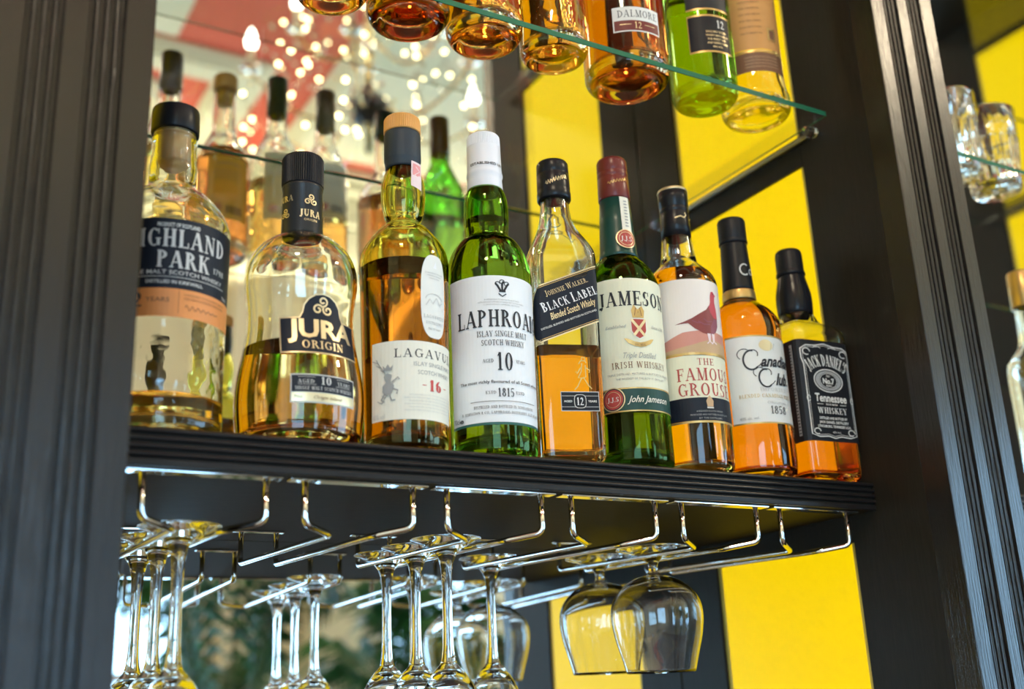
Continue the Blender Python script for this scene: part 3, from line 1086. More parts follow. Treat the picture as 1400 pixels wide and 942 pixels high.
from_bm('window_frame', bm, M['winframe'], w)
bm = bmesh.new()
bbox(bm, -0.003, 0.003, -hw + 0.051, hw - 0.051, 0.06, h - 0.05)
from_bm('pane', bm, M['pane'], w)

def moulding_rect(name, x0, x1, y0, y1, w=0.20, h=0.05):
    """a stepped plaster frame on the ceiling"""
    bm = bmesh.new()
    def fr(a, hh):
        for (p, q, r, s) in ((x0 + a, x1 - a, y0 + a, y0 + w - a * 0.6), (x0 + a, x1 - a, y1 - w + a * 0.6, y1 - a), (x0 + a, x0 + w - a * 0.6, y0 + w - a * 0.6, y1 - w + a * 0.6), (x1 - w + a * 0.6, x1 - a, y0 + w - a * 0.6, y1 - w + a * 0.6)):
            bbox(bm, p, q, r, s, HC - hh, HC - 0.0005)
    fr(0.0, h * 0.4)
    fr(0.035, h * 0.75)
    fr(0.065, h)
    return struct(from_bm(name, bm, M['cream']))
def VY(y): return 2 * MY - y            # where something seen in the mirror at depth y really stands
H = 2.7
# frame round the field whose corner shows at the top left
moulding_rect('trim_70', -0.10 * H, 0.49 * H, VY(1.86 * H), VY(1.54 * H), 0.22)      # small coffer
moulding_rect('trim_71', -1.6, 0.325 * H, VY(1.52 * H), 0.35, 0.26)
moulding_rect('trim_72', 0.575 * H, 5.2, -2.6, 0.35, 0.80)
# curved plaster ornament beside it
bm = bmesh.new()
for rr in (0.06, 0.13, 0.20):
    pts = [(0.29 * H + rr * math.cos(t * PI / 24), VY(1.74 * H) + rr * math.sin(t * PI / 24), HC - 0.012) for t in range(49)]
    tube(bm, pts, 0.025, 8, cap=False)
struct(from_bm('trim_73', bm, M['cream'], smooth=True))
# cornice
bm = bmesh.new()
for k, (dy, dz) in enumerate(((0.26, 0.05), (0.20, 0.10), (0.13, 0.17), (0.07, 0.26))):
    bbox(bm, RX0, RX1, RY0, RY0 + dy, HC - dz, HC - 0.001)
struct(from_bm('trim_74', bm, M['cream']))
bm = bmesh.new()
for k in range(40):
    x = RX0 + 0.1 + k * 0.2
    bbox(bm, x, x + 0.09, RY0 + 0.071, RY0 + 0.12, HC - 0.26, HC - 0.172)
struct(from_bm('trim_75', bm, M['cream']))
# pilasters of plaster on the window wall
for i, x in enumerate((1.45, 1.86, 3.1)):
    bm = bmesh.new()
    bbox(bm, x, x + 0.22, RY0 + 0.001, RY0 + 0.05, 0.12, HC - 0.27)
    bbox(bm, x - 0.03, x + 0.25, RY0 + 0.001, RY0 + 0.08, HC - 0.45, HC - 0.28)
    struct(from_bm('trim_%d' % (76 + i), bm, M['cream']))

# chandelier
CX, CY, CZ = 1.28, -0.80, EYE + 1.93
ch = empty('chandelier', (CX, CY, HC))
tag(ch, 'crystal chandelier with glowing candle bulbs, seen blurred in the mirror', 'chandelier')
def loc(x, y, z): return (x, y, z - HC)
bm = bmesh.new()
tube(bm, [loc(0, 0, HC - 0.001), loc(0, 0, CZ - 0.2)], 0.014, 10)
from_bm('rod', bm, M['brass'], ch, smooth=True)
lathe('canopy', [(0, -0.001), (0.09, -0.001), (0.08, -0.02), (0.03, -0.05), (0.0, -0.055)], M['brass'], ch, seg=24)
cz = CZ - HC
lathe('centre_bowl', spline([(0.0, cz - 0.10), (0.05, cz - 0.085), (0.075, cz - 0.05), (0.06, cz - 0.01), (0.03, cz + 0.02), (0.0145, cz + 0.05)], 3), M['darkmetal'], ch, seg=28)
random.seed(11)
bulb_bm = [(0.0, 0), (0.010, 0.002), (0.0165, 0.018), (0.0175, 0.032), (0.012, 0.055), (0.005, 0.073), (0.0, 0.082)]
tiers = ((6, 0.40, 0.0, 0.0), (4, 0.24, 0.26, 0.4))
for n, rad, dz, ph in tiers:
    for k in range(n):
        a = 2 * PI * k / n + ph
        c, s = math.cos(a), math.sin(a)
        bm = bmesh.new()
        pts = []
        for j in range(15):
            t = j / 14
            r = 0.02 + (rad - 0.02) * t
            pts.append((c * r, s * r, cz + dz - 0.03 - 0.10 * math.sin(t * PI) + 0.02 * t))
        tube(bm, pts, 0.006, 8)
        arm = from_bm('arm', bm, M['brass'], ch, smooth=True)
        zb = cz + dz - 0.01
        o = lathe('drip_pan', [(0.0, 0), (0.03, 0.004), (0.036, 0.012), (0.03, 0.009), (0, 0.006)], M['crystal'], arm, seg=18, loc=(c * rad, s * rad, zb))
        o = lathe('candle_sleeve', [(0, 0.009), (0.011, 0.009), (0.011, 0.085), (0, 0.085)], M['cream'], arm, seg=14, loc=(c * rad, s * rad, zb))
        o = lathe('bulb', spline(bulb_bm, 3), M['bulb'], arm, seg=16, loc=(c * rad, s * rad, zb + 0.0855))
# strings of crystals, with emissive beads between them imitating their glints
def octa(bm, x, y, z, r, h):
    v = [bm.verts.new((x + r * math.cos(k * PI / 3), y + r * math.sin(k * PI / 3), z)) for k in range(6)]
    t = bm.verts.new((x, y, z + h)); b = bm.verts.new((x, y, z - h))
    for k in range(6):
        bm.faces.new((v[k], v[(k + 1) % 6], t)); bm.faces.new((v[(k + 1) % 6], v[k], b))
def ico(bm, x, y, z, r):
    bmesh.ops.create_icosphere(bm, subdivisions=1, radius=r, matrix=Matrix.Translation((x, y, z)))
for n, rad, dz, ph in tiers:
    for k in range(n * 2):
        a = PI * k / n + ph
        bm = bmesh.new(); bm2 = bmesh.new()
        L = random.randint(7, 12)
        for j in range(L):
            rr = rad + 0.02 * math.sin(j)
            z = cz + dz - 0.05 - 0.028 * j
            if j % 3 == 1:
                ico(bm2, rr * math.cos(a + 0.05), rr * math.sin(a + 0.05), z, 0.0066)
            else:
                octa(bm, rr * math.cos(a), rr * math.sin(a), z, 0.009, 0.013)
        s_ = from_bm('crystal_string', bm, M['crystal'], ch)
        from_bm('glint_beads', bm2, M['glint_bead'], s_)
bm = bmesh.new(); bm2 = bmesh.new()
for k in range(130):          # swags of crystals between rod and arms
    a = random.uniform(0, 2 * PI); r = random.uniform(0.05, 0.36)
    z = cz + 0.42 - r * 0.9 + random.uniform(-0.05, 0.05) - (0.35 if random.random() < 0.3 else 0)
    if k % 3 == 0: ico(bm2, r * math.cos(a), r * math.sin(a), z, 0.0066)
    else: octa(bm, r * math.cos(a), r * math.sin(a), z, 0.010, 0.014)
s_ = from_bm('crystal_swag', bm, M['crystal'], ch)
from_bm('glint_beads', bm2, M['glint_bead'], s_)

# palms by the windows
def palm(x, y, h, seed, label, n=10, spread=0.44):
    random.seed(seed)
    t = empty('potted_palm', (x, y, 0.001))
    tag(t, label, 'plant', 'potted palms by the windows')
    lathe('pot', [(0, 0), (0.14, 0), (0.20, 0.30), (0.215, 0.30), (0.215, 0.34), (0.19, 0.34), (0.185, 0.31), (0, 0.31)], M['pot'], t, seg=28, smooth=False)
    lathe('soil', [(0.183, 0.312), (0.1, 0.322), (0, 0.325)], M['soil'], t, seg=20)
    for k in range(n):
        a = 2 * PI * k / n + random.uniform(-0.3, 0.3)
        hh = h * random.uniform(0.72, 1.08)
        sp = spread * random.uniform(0.6, 1.1)
        c, s = math.cos(a), math.sin(a)
        bm = bmesh.new()
        P = []
        for j in range(13):
            u = j / 12
            P.append(Vector((c * (0.05 + sp * u ** 1.9), s * (0.05 + sp * u ** 1.9), 0.325 + hh * math.sin(u * PI * 0.60) / math.sin(PI * 0.55) * (1 - 0.08 * u))))
        bm_s = bmesh.new()
        tube(bm_s, P, 0.006, 6, rad=[0.009 - 0.006 * j / 12 for j in range(13)])
        st = from_bm('frond', bm_s, M['stemgreen'], t, smooth=True)
        side = Vector((-s, c, 0))
        nl = 24
        for j in range(nl):
            u = 0.42 + 0.58 * j / (nl - 1)
            i = min(11, int(u * 12)); f = u * 12 - i
            p = P[i].lerp(P[i + 1], f)
            d = (P[i + 1] - P[i]).normalized()
            ln = 0.36 * math.sin(PI * (0.15 + 0.8 * (u - 0.42) / 0.58)) + 0.05
            for sg in (-1, 1):
                dirv = (d * 0.75 + side * sg + Vector((0, 0, 0.15))).normalized()
                w = d * 0.017
                q1 = p + dirv * ln * 0.5 + Vector((0, 0, 0.0))
                q2 = p + dirv * ln + Vector((0, 0, -ln * 0.45))
                v = [bm.verts.new(z_) for z_ in (p - w * 0.4, p + w * 0.4, q1 + w, q1 - w, q2)]
                bm.faces.new((v[0], v[1], v[2], v[3])); bm.faces.new((v[3], v[2], v[4]))
        me = bpy.data.meshes.new('leaflets')
        bm.to_mesh(me); bm.free()
        link('leaflets', me, M['leaf'], st)
palm(1.14, -1.72, 1.85, 3, 'tall potted palm left of the two, seen blurred below the shelf')
palm(2.12, -2.22, 1.75, 8, 'potted palm reflected between the wine glass stems')
palm(3.3, -2.1, 1.6, 21, 'potted palm far right in the room, mostly hidden')

# ------------------------------------------------------------------ front row of bottles on the wooden shelf
G1 = 'whisky bottles in the front row on the wooden shelf'
ZS = Z(ST) + 0.0003

def tri_spiral(s, col, cu, cv, r, w):
    """three linked curls"""
    for k in range(3):
        a0 = 90 + 120 * k
        c = (cu + r * 0.55 * math.cos(math.radians(a0)), cv + r * 0.55 * math.sin(math.radians(a0)))
        pts = []
        for j in range(15):
            t = j / 14
            a = math.radians(a0 + 180 + 430 * t)
            q = r * 0.50 * (1 - 0.75 * t)
            pts.append((c[0] + q * math.cos(a), c[1] + q * math.sin(a)))
        s.line(col, pts, w)

# --- 1: round-shouldered clear bottle with a black and orange label, nearly empty
B = Bottle('whisky_bottle', 0.1807, 0.8319, ZS,
           [(2.2, 44.2), (6, 45.4), (15, 45.6), (63, 45.4), (102, 46.1), (156, 47.0), (166, 47.2), (173, 45.8), (184, 41.2), (196, 31.5), (205, 21.5), (210, 18.9),
            (216, 18.7), (223, 19.0), (231, 18.2), (239, 17.5), (246, 17.9), (250, 18.2), (252, 17.0), (255, 17.0)],
           28, M['clear_wavy'], M['w_gold'], wall=3.0, base=9, seg=80)
tag(B.root, 'clear whisky bottle with black and orange wraparound label, leftmost, partly behind the pilaster', 'bottle', G1)
B.lathe('stopper_cap', capprof(255.6, 277.4, 19.2, 18.9, 1.2), F('black', 0.32))
B.lathe('cork', [(228, 0), (228, 12.0), (230, 13.2), (255.3, 13.6), (255.3, 0)], F('cork'))
f = B.cyl(5)
lab = paper(f, 'navy', rect_pts(-60, 60, 106, 162), B.root)
s = Sheet(f)
s.sans('offwhite', 'PRODUCT OF SCOTLAND', 1, 156.5, 3.0, 32, bold=0.02)
s.serif('lgrey', 'HIGHLAND', 2, 146, 14.5, 82, heavy=1.25)
s.serif('lgrey', 'PARK', 6, 129, 13.5, 41, heavy=1.25)
s.serif('lgrey', 'MY', -31, 131, 5, 8)
s.serif('lgrey', '1798', 37, 127, 4.6, 13)
s.sans('lgrey', 'SINGLE MALT SCOTCH WHISKY', 0, 118.5, 3.2, 82, bold=0.01)
s.rect('lgrey', -40, 44, 114.6, 115.1)
s.sans('lgrey', 'DISTILLED IN KIRKWALL', 0, 111, 2.6, 42, bold=0.02)
s.build('lettering', lab)
lab = paper(f, 'orange', rect_pts(-60, 60, 84, 106), B.root)
s = Sheet(f)
s.serif('ink', '12', -29, 97, 11, 13, heavy=1.1)
s.sans('brown', 'YEARS', -12, 97, 3.4, 17)
s.rect('brown', 3.0, 3.3, 87, 105)
for k, (t_, w_) in enumerate((('A SINGLE MALT SCOTCH WHISKY AGED IN', 38), ('OAK CASKS CHOSEN FOR THEIR RICHNESS', 38))):
    s.sans('brown', t_, 26, 102 - 3 * k, 1.5, w_)
pts = [(8 + 0.8 * k, 92 + 2.2 * math.sin(k * 1.1) * (1 - k / 44)) for k in range(38)]
s.line('brown', pts, 0.5)
s.sans('lgrey', '70cl', 46, 108.5, 3.2, 7)
s.build('lettering', lab)

# --- 2: waisted bottle of honey whisky
prof2 = [(2.2, 44.5), (8, 48.8), (20, 50.8), (34, 52.0), (48, 51.8), (62, 50.2), (78, 47.2), (92, 45.0), (106, 43.9), (120, 44.3), (132, 45.7), (145, 46.9),
         (156, 45.8), (166, 42.0), (174, 36.2), (181, 28.2), (186, 19.5), (190, 16.0), (196, 15.2), (210, 15.0), (235, 14.6), (252, 14.4)]
B = Bottle('whisky_bottle', 0.2919, 0.838, ZS, prof2, 84, M['clear'], M['w_jura'], wall=3.2, base=9, punt=8, seg=88)
tag(B.root, 'waisted clear whisky bottle, honey-coloured, with arched dark blue label and ribbed black cap', 'bottle', G1)
B.lathe('capsule', [(186.6, 17.0), (186.6, 17.6), (188, 17.7), (228.5, 16.9), (230, 17.4), (232, 17.7), (233, 17.2), (233, 15.5)], F('charcoal', 0.3))
B.lathe('screw_cap', [(233.2, 0), (233.2, 17.2), (234, 18.0), (259, 18.0), (261, 16.8), (261.4, 15), (261.4, 0)], F('black', 0.38), seg=120, knurl=(233.9, 259.5, 0.7))
f = B.cone(-4, lambda v: 0.0173)
s = Sheet(f, off=0.0009)
s.serif('palegold', 'JURA', 0, 203, 6.4, 18, heavy=1.2); s.sans('palegold', 'ORIGIN', 0, 197, 2.0, 11)
tri_spiral(s, 'palegold', 0, 215, 5.6, 1.0)
for sx in (-22, 22):
    s.serif('palegold', 'JURA', sx, 217, 5.4, 15, heavy=1.2)
    tri_spiral(s, 'palegold', sx, 203, 5.0, 0.9)
s.build('lettering', B.root)
f = B.cyl(-4)
def plaque(g=0.0):
    p = [(-35 + g, 70 + g), (35 - g, 70 + g), (35 - g, 101 - g), (19 - g * 0.6, 101 - g)]
    for k in range(9):
        a = PI * k / 8
        p.append(((17 - g) * math.cos(a), 105 + (17 - g) * math.sin(a)))
    p += [(-19 + g * 0.6, 101 - g), (-35 + g, 101 - g)]
    return p
lab = paper(f, 'palegold', plaque(0), B.root)
s = Sheet(f)
s.poly('navy', plaque(1.1))
tri_spiral(s, 'palegold', 0, 110.5, 8.6, 1.5)
s.sans('palegold', 'JURA', 0, 91.5, 15, 57, bold=0.035)
s.serif('palegold', 'ORIGIN', 0, 77.5, 6.8, 36, heavy=0.85)
s.build('lettering', lab)
lab = paper(f, 'lgrey', rect_pts(-28, 28, 29, 52), B.root)
s = Sheet(f)
s.rect('navy', -27, 27, 37.5, 51)
s.rect('palegold', -27, 27, 30, 37)
s.rect('lgrey', -22, -9, 49.4, 49.7); s.rect('lgrey', 9, 22, 49.4, 49.7)
s.serif('lgrey', 'AGED', -16, 46, 3.0, 13); s.serif('lgrey', '10', 0, 47, 6.4, 9); s.serif('lgrey', 'YEARS', 16, 46, 3.0, 13)
s.rect('lgrey', -22, -8, 43.3, 43.6); s.rect('lgrey', 8, 22, 43.3, 43.6)
s.serif('lgrey', 'SINGLE MALT SCOTCH WHISKY', 0, 40.5, 2.8, 49)
s.sans('brown', 'Origin Island', 2, 33.5, 2.6, 24, shear=0.3)
s.sans('brown', '70cl', -22, 33.5, 2.4, 6)
s.build('lettering', lab)

# --- 3: tall amber whisky in olive glass, orange topped stopper
prof3 = [(2.2, 32.8), (6, 34.6), (14, 35.2), (40, 35.8), (85, 37.0), (130, 38.0), (155, 38.5), (168, 38.9), (178, 37.6), (186, 34.4), (194, 29.0), (202, 22.6), (208, 16.4), (212, 15.6),
         (216, 17.0), (224, 18.7), (234, 19.7), (245, 19.5), (254, 17.4), (261, 14.8), (266, 13.4), (285, 13.0)]
B = Bottle('whisky_bottle', 0.3800, 0.8232, ZS, prof3, 165, M['olive'], M['w_lag'], wall=2.8, base=8, punt=10)
tag(B.root, 'tall olive-glass bottle with cream label, oval sticker, grey sleeve and orange-topped stopper', 'bottle', G1)
B.lathe('sleeve', [(262, 14.2), (262, 15.3), (264, 15.6), (268.5, 16.0), (270.5, 16.6), (271, 16.7), (296, 16.5), (298, 15.8), (298, 10)], F('slate', 0.5))
B.lathe('stopper', [(298.2, 0), (298.2, 16.2), (299, 16.9), (311.5, 16.6), (313.2, 15.4), (313.4, 0)], F('orangecap', 0.45), seg=120, knurl=(298.9, 311.6, 0.5))
lab = paper(B.cone(-1, lambda v: 0.0195 if v > 0.25 else 0.020), 'stamp', [(-2, 239), (9, 236), (9.6, 262), (-1, 263.5)], B.root, name='neck_sticker', off=0.0006)
s = Sheet(B.cone(-1, lambda v: 0.0195), off=0.0010)
s.poly('pink', [(-0.4, 241), (7.6, 239), (8.1, 259.5), (0.4, 261)])
s.line('stamp', [(1, 243), (6, 246), (2, 250), (7, 254), (3, 258)], 0.8)
s.build('lettering', lab)
f = B.cyl(-18)
lab = paper(f, 'ivory', rect_pts(-58, 54, 24, 90), B.root)
s = Sheet(f)
s.serif('ink', 'LAGAVULIN', 0, 79.5, 7.4, 74, gap=0.12, heavy=0.8)
s.sans('grey', 'ISLAY SINGLE MALT', 1, 70.5, 3.6, 43)
s.sans('grey', 'SCOTCH WHISKY', 1, 63.5, 3.6, 36)
s.serif('red', '16', 0, 53, 9.5, 14, heavy=1.3)
s.rect('red', -13, -9.5, 52.4, 53.0); s.rect('red', 9.5, 13, 52.4, 53.0)
for k in range(6):
    s.sans('lgrey', 'SINCE EIGHTEEN SIXTEEN THIS MALT HAS BEEN MADE BY THE SHORE', 2, 44.5 - 2.6 * k, 1.2, 52 + (8 if k % 2 else 0))
s.sans('lgrey', '43% vol', -50, 27.5, 4, 12)
# crowned lion among thistles
L = 'grey'
s.line(L, [(-47 + 7 * math.sin(t / 3.2), 38 + 2.9 * t) for t in range(14)], 0.7)
for t in range(9):
    s.line(L, [(-47 + 7 * math.sin(t * 1.5 / 3.2), 38 + 4.3 * t), (-51 + 9 * math.sin(t * 1.5 / 3.2), 40.5 + 4.3 * t)], 0.6)
s.poly(L, [(-46, 47), (-42, 44), (-38, 46), (-36, 52), (-39, 56), (-38, 61), (-42, 63), (-45, 60), (-43, 55), (-46, 52)])
s.line(L, [(-38, 55), (-33, 59), (-32, 57)], 1.1); s.line(L, [(-38, 50), (-33, 48), (-34, 45)], 1.1)
s.line(L, [(-44, 46), (-47, 41), (-44, 39)], 1.2); s.line(L, [(-40, 45), (-38, 40), (-35, 40)], 1.2)
s.poly(L, [(-45, 65), (-38, 65), (-37, 69.5), (-39.5, 67), (-41.5, 70.5), (-43.5, 67), (-46, 69.5)])
s.build('lettering', lab)
lab = paper(f, 'offwhite', oval_pts(-1, 131, 13.5, 37, p=3.0), B.root)
s = Sheet(f)
s.poly('white', [(-2.5, 156), (1.5, 156), (0.4, 162.5)])
for k in range(3):
    s.sans('grey', 'ESTABLISHED ON THE SHORE', -1, 151.5 - 2.4 * k, 1.0, 19 - 4 * k)
s.arc('lgrey', -1, 128, 9, 5, 0, 180, 0.8); s.line('lgrey', [(-10, 122), (-6, 128), (-3, 124), (1, 130), (5, 124), (8, 127)], 0.9)
s.serif('grey', 'LAGAVULIN', -1, 112.5, 2.8, 22, heavy=0.8)
s.serif('grey', 'DISTILLERY', -1, 107, 2.4, 18, heavy=0.8)
s.sans('grey', 'ISLE OF ISLAY', -1, 102, 1.8, 13)
s.build('lettering', lab)

# --- 4: green bottle, large white label
prof4 = [(2.2, 34.8), (6, 36.8), (14, 37.5), (40, 38.0), (110, 38.5), (160, 39.0), (171, 39.2), (181, 37.6), (191, 34.6), (199, 30.6), (205, 26.4), (209, 21.0), (212, 19.8), (221, 20.2), (232, 20.8),
         (244, 20.4), (252, 19.2), (260, 16.4), (266, 14.6), (290, 14.0)]
B = Bottle('whisky_bottle', 0.4645, 0.8240, ZS, prof4, 228, M['green'], M['w_green'], wall=2.8, base=9, punt=12)
tag(B.root, 'green glass whisky bottle with large white printed label and white screw cap', 'bottle', G1)
B.lathe('screw_cap', [(257.2, 15), (257.2, 16.5), (259, 16.9), (267, 16.4), (270, 16.3), (272.5, 17.0), (274, 17.1), (276, 16.7), (277, 16.4), (301, 15.9), (302, 15.7), (303, 16.0), (313.6, 15.6), (315.2, 14.4), (315.4, 0)], F('whitecap', 0.42), seg=120, knurl=(302.9, 313.7, 0.4))
s = Sheet(B.cone(8, lambda v: 0.0166), off=0.0003)
s.sans('ink', 'ESTABLISHED 1815', -2, 281, 2.6, 36, bold=0.02)
s.build('lettering', B.root)
f = B.cyl(12)
lab = paper(f, 'white', rect_pts(-54, 54, 28.5, 160), B.root)
s = Sheet(f)
s.rect('teal', -54, 54, 26.2, 28.4)
for a in (-38, 0, 38):      # three feathers
    ca, sa = math.sin(math.radians(a)), math.cos(math.radians(a))
    s.line('ink', [(2.2 * ca, 145.5), (2 + 7 * ca - 2, 145.5 + 6.5 * sa), (7.4 * ca + 1.5 * (1 if a >= 0 else -1), 145.5 + 9 * sa)], 1.9)
    s.arc('ink', 6.6 * ca, 145.5 + 8.6 * sa, 2.1, 1.8, 0, 300, 0.8)
s.rect('ink', -3, 3, 144.5, 145.7); s.line('ink', [(-3.4, 143), (0, 140.5), (3.4, 143)], 1.0)
for k, t_ in enumerate(('BY APPOINTMENT TO HRH THE PRINCE OF WALES', 'DISTILLERS AND SUPPLIERS OF SINGLE MALT SCOTCH WHISKY', 'D. JOHNSTON & CO., LAPHROAIG, ISLE OF ISLAY')):
    s.sans('grey', t_, 0, 137.5 - 2.3 * k, 1.2, (32, 43, 33)[k])
s.serif('ink', 'LAPHROAIG', 1.5, 120.5, 15.5, 88, gap=0.05, heavy=1.15, hf=lambda t: 1.0)
s.serif('ink', 'ISLAY SINGLE MALT', 0, 106.3, 5.2, 47)
s.serif('ink', 'SCOTCH WHISKY', 0, 98.3, 5.2, 40)
s.serif('ink', 'AGED', -14.5, 82, 3.2, 9.5); s.serif('ink', '10', 0, 81.5, 16, 15, heavy=0.95); s.serif('ink', 'YEARS', 15, 82, 3.0, 10)
s.sans('ink', 'The most richly flavoured of all Scotch whiskies', 0, 63.5, 2.7, 82, bold=0.012, shear=0.0)
s.serif('ink', 'ESTD', -13, 54, 2.6, 9); s.serif('ink', '1815', 0, 54, 7.6, 14.5); s.serif('ink', 'ESTD', 13, 54, 2.6, 9)
s.rect('ink', -31, 31, 46.2, 46.6)
s.serif('ink', 'DISTILLED AND BOTTLED IN SCOTLAND BY', 0, 41.5, 2.5, 56)
s.serif('ink', 'D. JOHNSTON & CO., LAPHROAIG DISTILLERY, ISLE OF ISLAY.', 0, 36.6, 2.3, 80)
s.sans('ink', '70cl', -47, 32.5, 4.4, 7.5); s.sans('ink', 'e', -40.5, 32.2, 4.0, 4.6, bold=0.03)
s.build('lettering', lab)

# --- 5: square clear bottle, slanted black label
A5 = 19.5
nf5 = lambda z: 2.0 if z > 0.245 else (9.0 if z < 0.20 else 2.0 + 7.0 * ((0.245 - z) / 0.045) ** 2)
prof5 = [(2.2, 26.4), (6, 28.2), (16, 28.8), (100, 29.8), (165, 30.6), (190, 30.8), (202, 29.6), (214, 25.4), (226, 20.2), (238, 16.4), (250, 14.4), (262, 13.6), (268, 13.3), (285, 13.0)]
B = Bottle('whisky_bottle', 0.5390, 0.8210, ZS, prof5, 108, M['clear'], M['w_amber'], wall=2.6, base=9, punt=4, nf=nf5, rot=math.radians(-A5), seg=80)
tag(B.root, 'square clear whisky bottle with slanted black label and black screw cap', 'bottle', G1)
B.lathe('screw_cap', [(261.5, 13), (261.5, 15.6), (263, 16.4), (269, 16.5), (271, 15.9), (273, 16.1), (288, 15.8), (289, 15.2), (290, 15.7), (300, 15.4), (302, 14.2), (302.4, 0)], F('black', 0.28), seg=110, knurl=(290.5, 300.5, 0.35), nf=lambda z: 2.0)
s = Sheet(B.cone(20, lambda v: 0.0160), off=0.0004)
pts = [(-11 + 0.75 * k, 275 + 0.28 * k + 2.6 * math.sin(k * 1.9)) for k in range(30)]
s.line('palegold', pts, 0.7)
s.build('lettering', B.root)
hw = 29.0
f = B.wrap(A5, 0.0304, 0.0072)
T5 = math.tan(math.radians(21))
def band(g, u0, u1, lo=124, hi=177):
    return [(u0, lo + u0 * T5 + g), (u1, lo + u1 * T5 + g), (u1, hi + u1 * T5 - g), (u0, hi + u0 * T5 - g)]
def pointed(g, lo=119, hi=174, u1=29.0):
    m = (lo + hi) / 2
    return [(-48 + g * 1.6, m - 48 * T5 + 2), (-34 + g, lo - 34 * T5 + 6 + g), (-27, lo - 27 * T5 + g), (u1, lo + u1 * T5 + g), (u1, hi + u1 * T5 - g), (-27, hi - 27 * T5 - g)]
lab = paper(f, 'palegold', pointed(0), B.root)
s = Sheet(f)
s.poly('navy', pointed(1.4))
s.line('gold', [(-hw, 121.6 + -hw * T5), (hw, 121.6 + hw * T5)], 0.5)
s.line('gold', [(-hw, 171.4 + -hw * T5), (hw, 171.4 + hw * T5)], 0.5)
r5 = math.atan(T5)
s.serif('palegold', 'JOHNNIE WALKER.', -1, 163, 5.4, 43, rot=r5, heavy=0.75, smallcaps=0.8)
s.serif('white', 'BLACK LABEL', 1, 151.5, 9.4, 56, rot=r5, heavy=1.1, smallcaps=0.86)
s.sans('palegold', 'Blended Scotch Whisky', 4, 141.5, 6.4, 46, shear=0.42, bold=0.01, rot=r5)
s.sans('offwhite', 'DISTILLED, BLENDED AND BOTTLED IN SCOTLAND', 0, 131, 1.8, 56, rot=r5, bold=0.01)
s.build('lettering', lab)
lab = paper(f, 'lgrey', rect_pts(-12, 23, 45.5, 63.5), B.root)
s = Sheet(f)
s.rect('black', -11.4, 22.4, 46.2, 62.8)
s.rect('lgrey', -11.4, 22.4, 59.2, 59.6); s.rect('lgrey', -11.4, 22.4, 49.2, 49.6)
s.poly('lgrey', oval_pts(5.5, 54.5, 5.6, 6.4, p=3.2)); s.poly('black', oval_pts(5.5, 54.5, 5.0, 5.8, p=3.2))
s.serif('white', '12', 5.5, 54.5, 7, 6.6)
s.sans('offwhite', 'AGED', -5.6, 54.5, 1.9, 7.5, bold=0.02); s.sans('offwhite', 'YEARS', 16.6, 54.5, 1.9, 8, bold=0.02)
s.build('lettering', lab)
s = Sheet(f, off=0.0002)     # striding figure etched on the glass: hat, coat, legs and cane
for q in ([(6, 89), (8, 92), (12, 92), (13, 90)], [(9, 92), (9, 95), (12, 95), (12, 92)], [(9, 90), (8, 82), (5, 76), (9, 76), (12, 77), (12, 88)],
          [(12, 86), (16, 83), (15, 81)], [(8, 76), (4, 68), (1, 65)], [(10, 76), (14, 69), (17, 66)], [(8, 86), (4, 80), (3, 82)]):
    s.line('gold', q, 1.1)
s.build('etched_figure', B.root)

# --- 6: green glass, cream label with a shield, burgundy cap
prof6 = [(2.2, 34.6), (6, 36.8), (14, 37.4), (60, 37.0), (120, 37.3), (170, 37.6), (181, 37.2), (190, 34.8), (199, 30.8), (207, 24.6), (213, 19.6), (220, 17.8), (234, 17.0), (255, 15.6), (276, 14.0), (296, 13.6)]
B = Bottle('whiskey_bottle', 0.6125, 0.8232, ZS, prof6, 60, M['dkgreen'], M['w_green'], wall=2.8, base=9, punt=10)
tag(B.root, 'dark green whiskey bottle with cream shield label, green neck sleeve and burgundy screw cap', 'bottle', G1)
B.lathe('neck_sleeve', [(213, 19.0), (213.5, 19.8), (217, 18.8), (222, 18.2), (250, 16.7), (276.5, 15.0), (276.5, 14.2)], F('green_ink', 0.3))
B.lathe('screw_cap', [(276.7, 13), (276.7, 15.5), (278, 16.0), (300, 15.6), (301, 15.0), (302, 15.5), (306, 15.5), (307, 15.0), (308, 15.4), (319, 15.2), (321.4, 14.0), (321.8, 0)], F('burgundy', 0.3), seg=110, knurl=(309, 319.4, 0.3))
s = Sheet(B.cone(19, lambda v: 0.0158), off=0.0005)
s.line('gold', [(-10 + 0.8 * k, 291 + 0.2 * k + 1.8 * math.sin(k * 1.7)) for k in range(26)], 0.7)
s.build('lettering', B.root)
fs = B.cone(14, lambda v: 0.0150 + (0.2765 - v) * 0.062)
st = paper(fs, 'ivory', rect_pts(-1, 9.5, 232, 276), B.root, name='neck_strip', off=0.0008)
s = Sheet(fs, off=0.0010)
for k in range(9):
    s.rect('grey', 2.5, 6, 243 + 3.4 * k, 244.4 + 3.4 * k)
s.ell('palegold', 2, 229.5, 10.2, 10.2); s.ell('brick', 2, 229.5, 9.2, 9.2); s.ell('palegold', 2, 229.5, 7.4, 7.4); s.ell('brick', 2, 229.5, 6.9, 6.9)
s.serif('offwhite', 'J.J.S', 2, 229.5, 5.2, 11)
s.build('lettering', st)
f = B.cyl(15)
lab = paper(f, 'cream', rect_pts(-56, 56, 74, 181), B.root)
s = Sheet(f)
s.rect('gold', -56, 56, 72.6, 73.9)
s.rect('green_ink', -56, 56, 52.5, 72.5)
s.rect('gold', -56, 56, 51.2, 52.4)
s.serif('ink', 'JAMESON', 0, 160.5, 14.5, 74, gap=0.06, heavy=1.15)
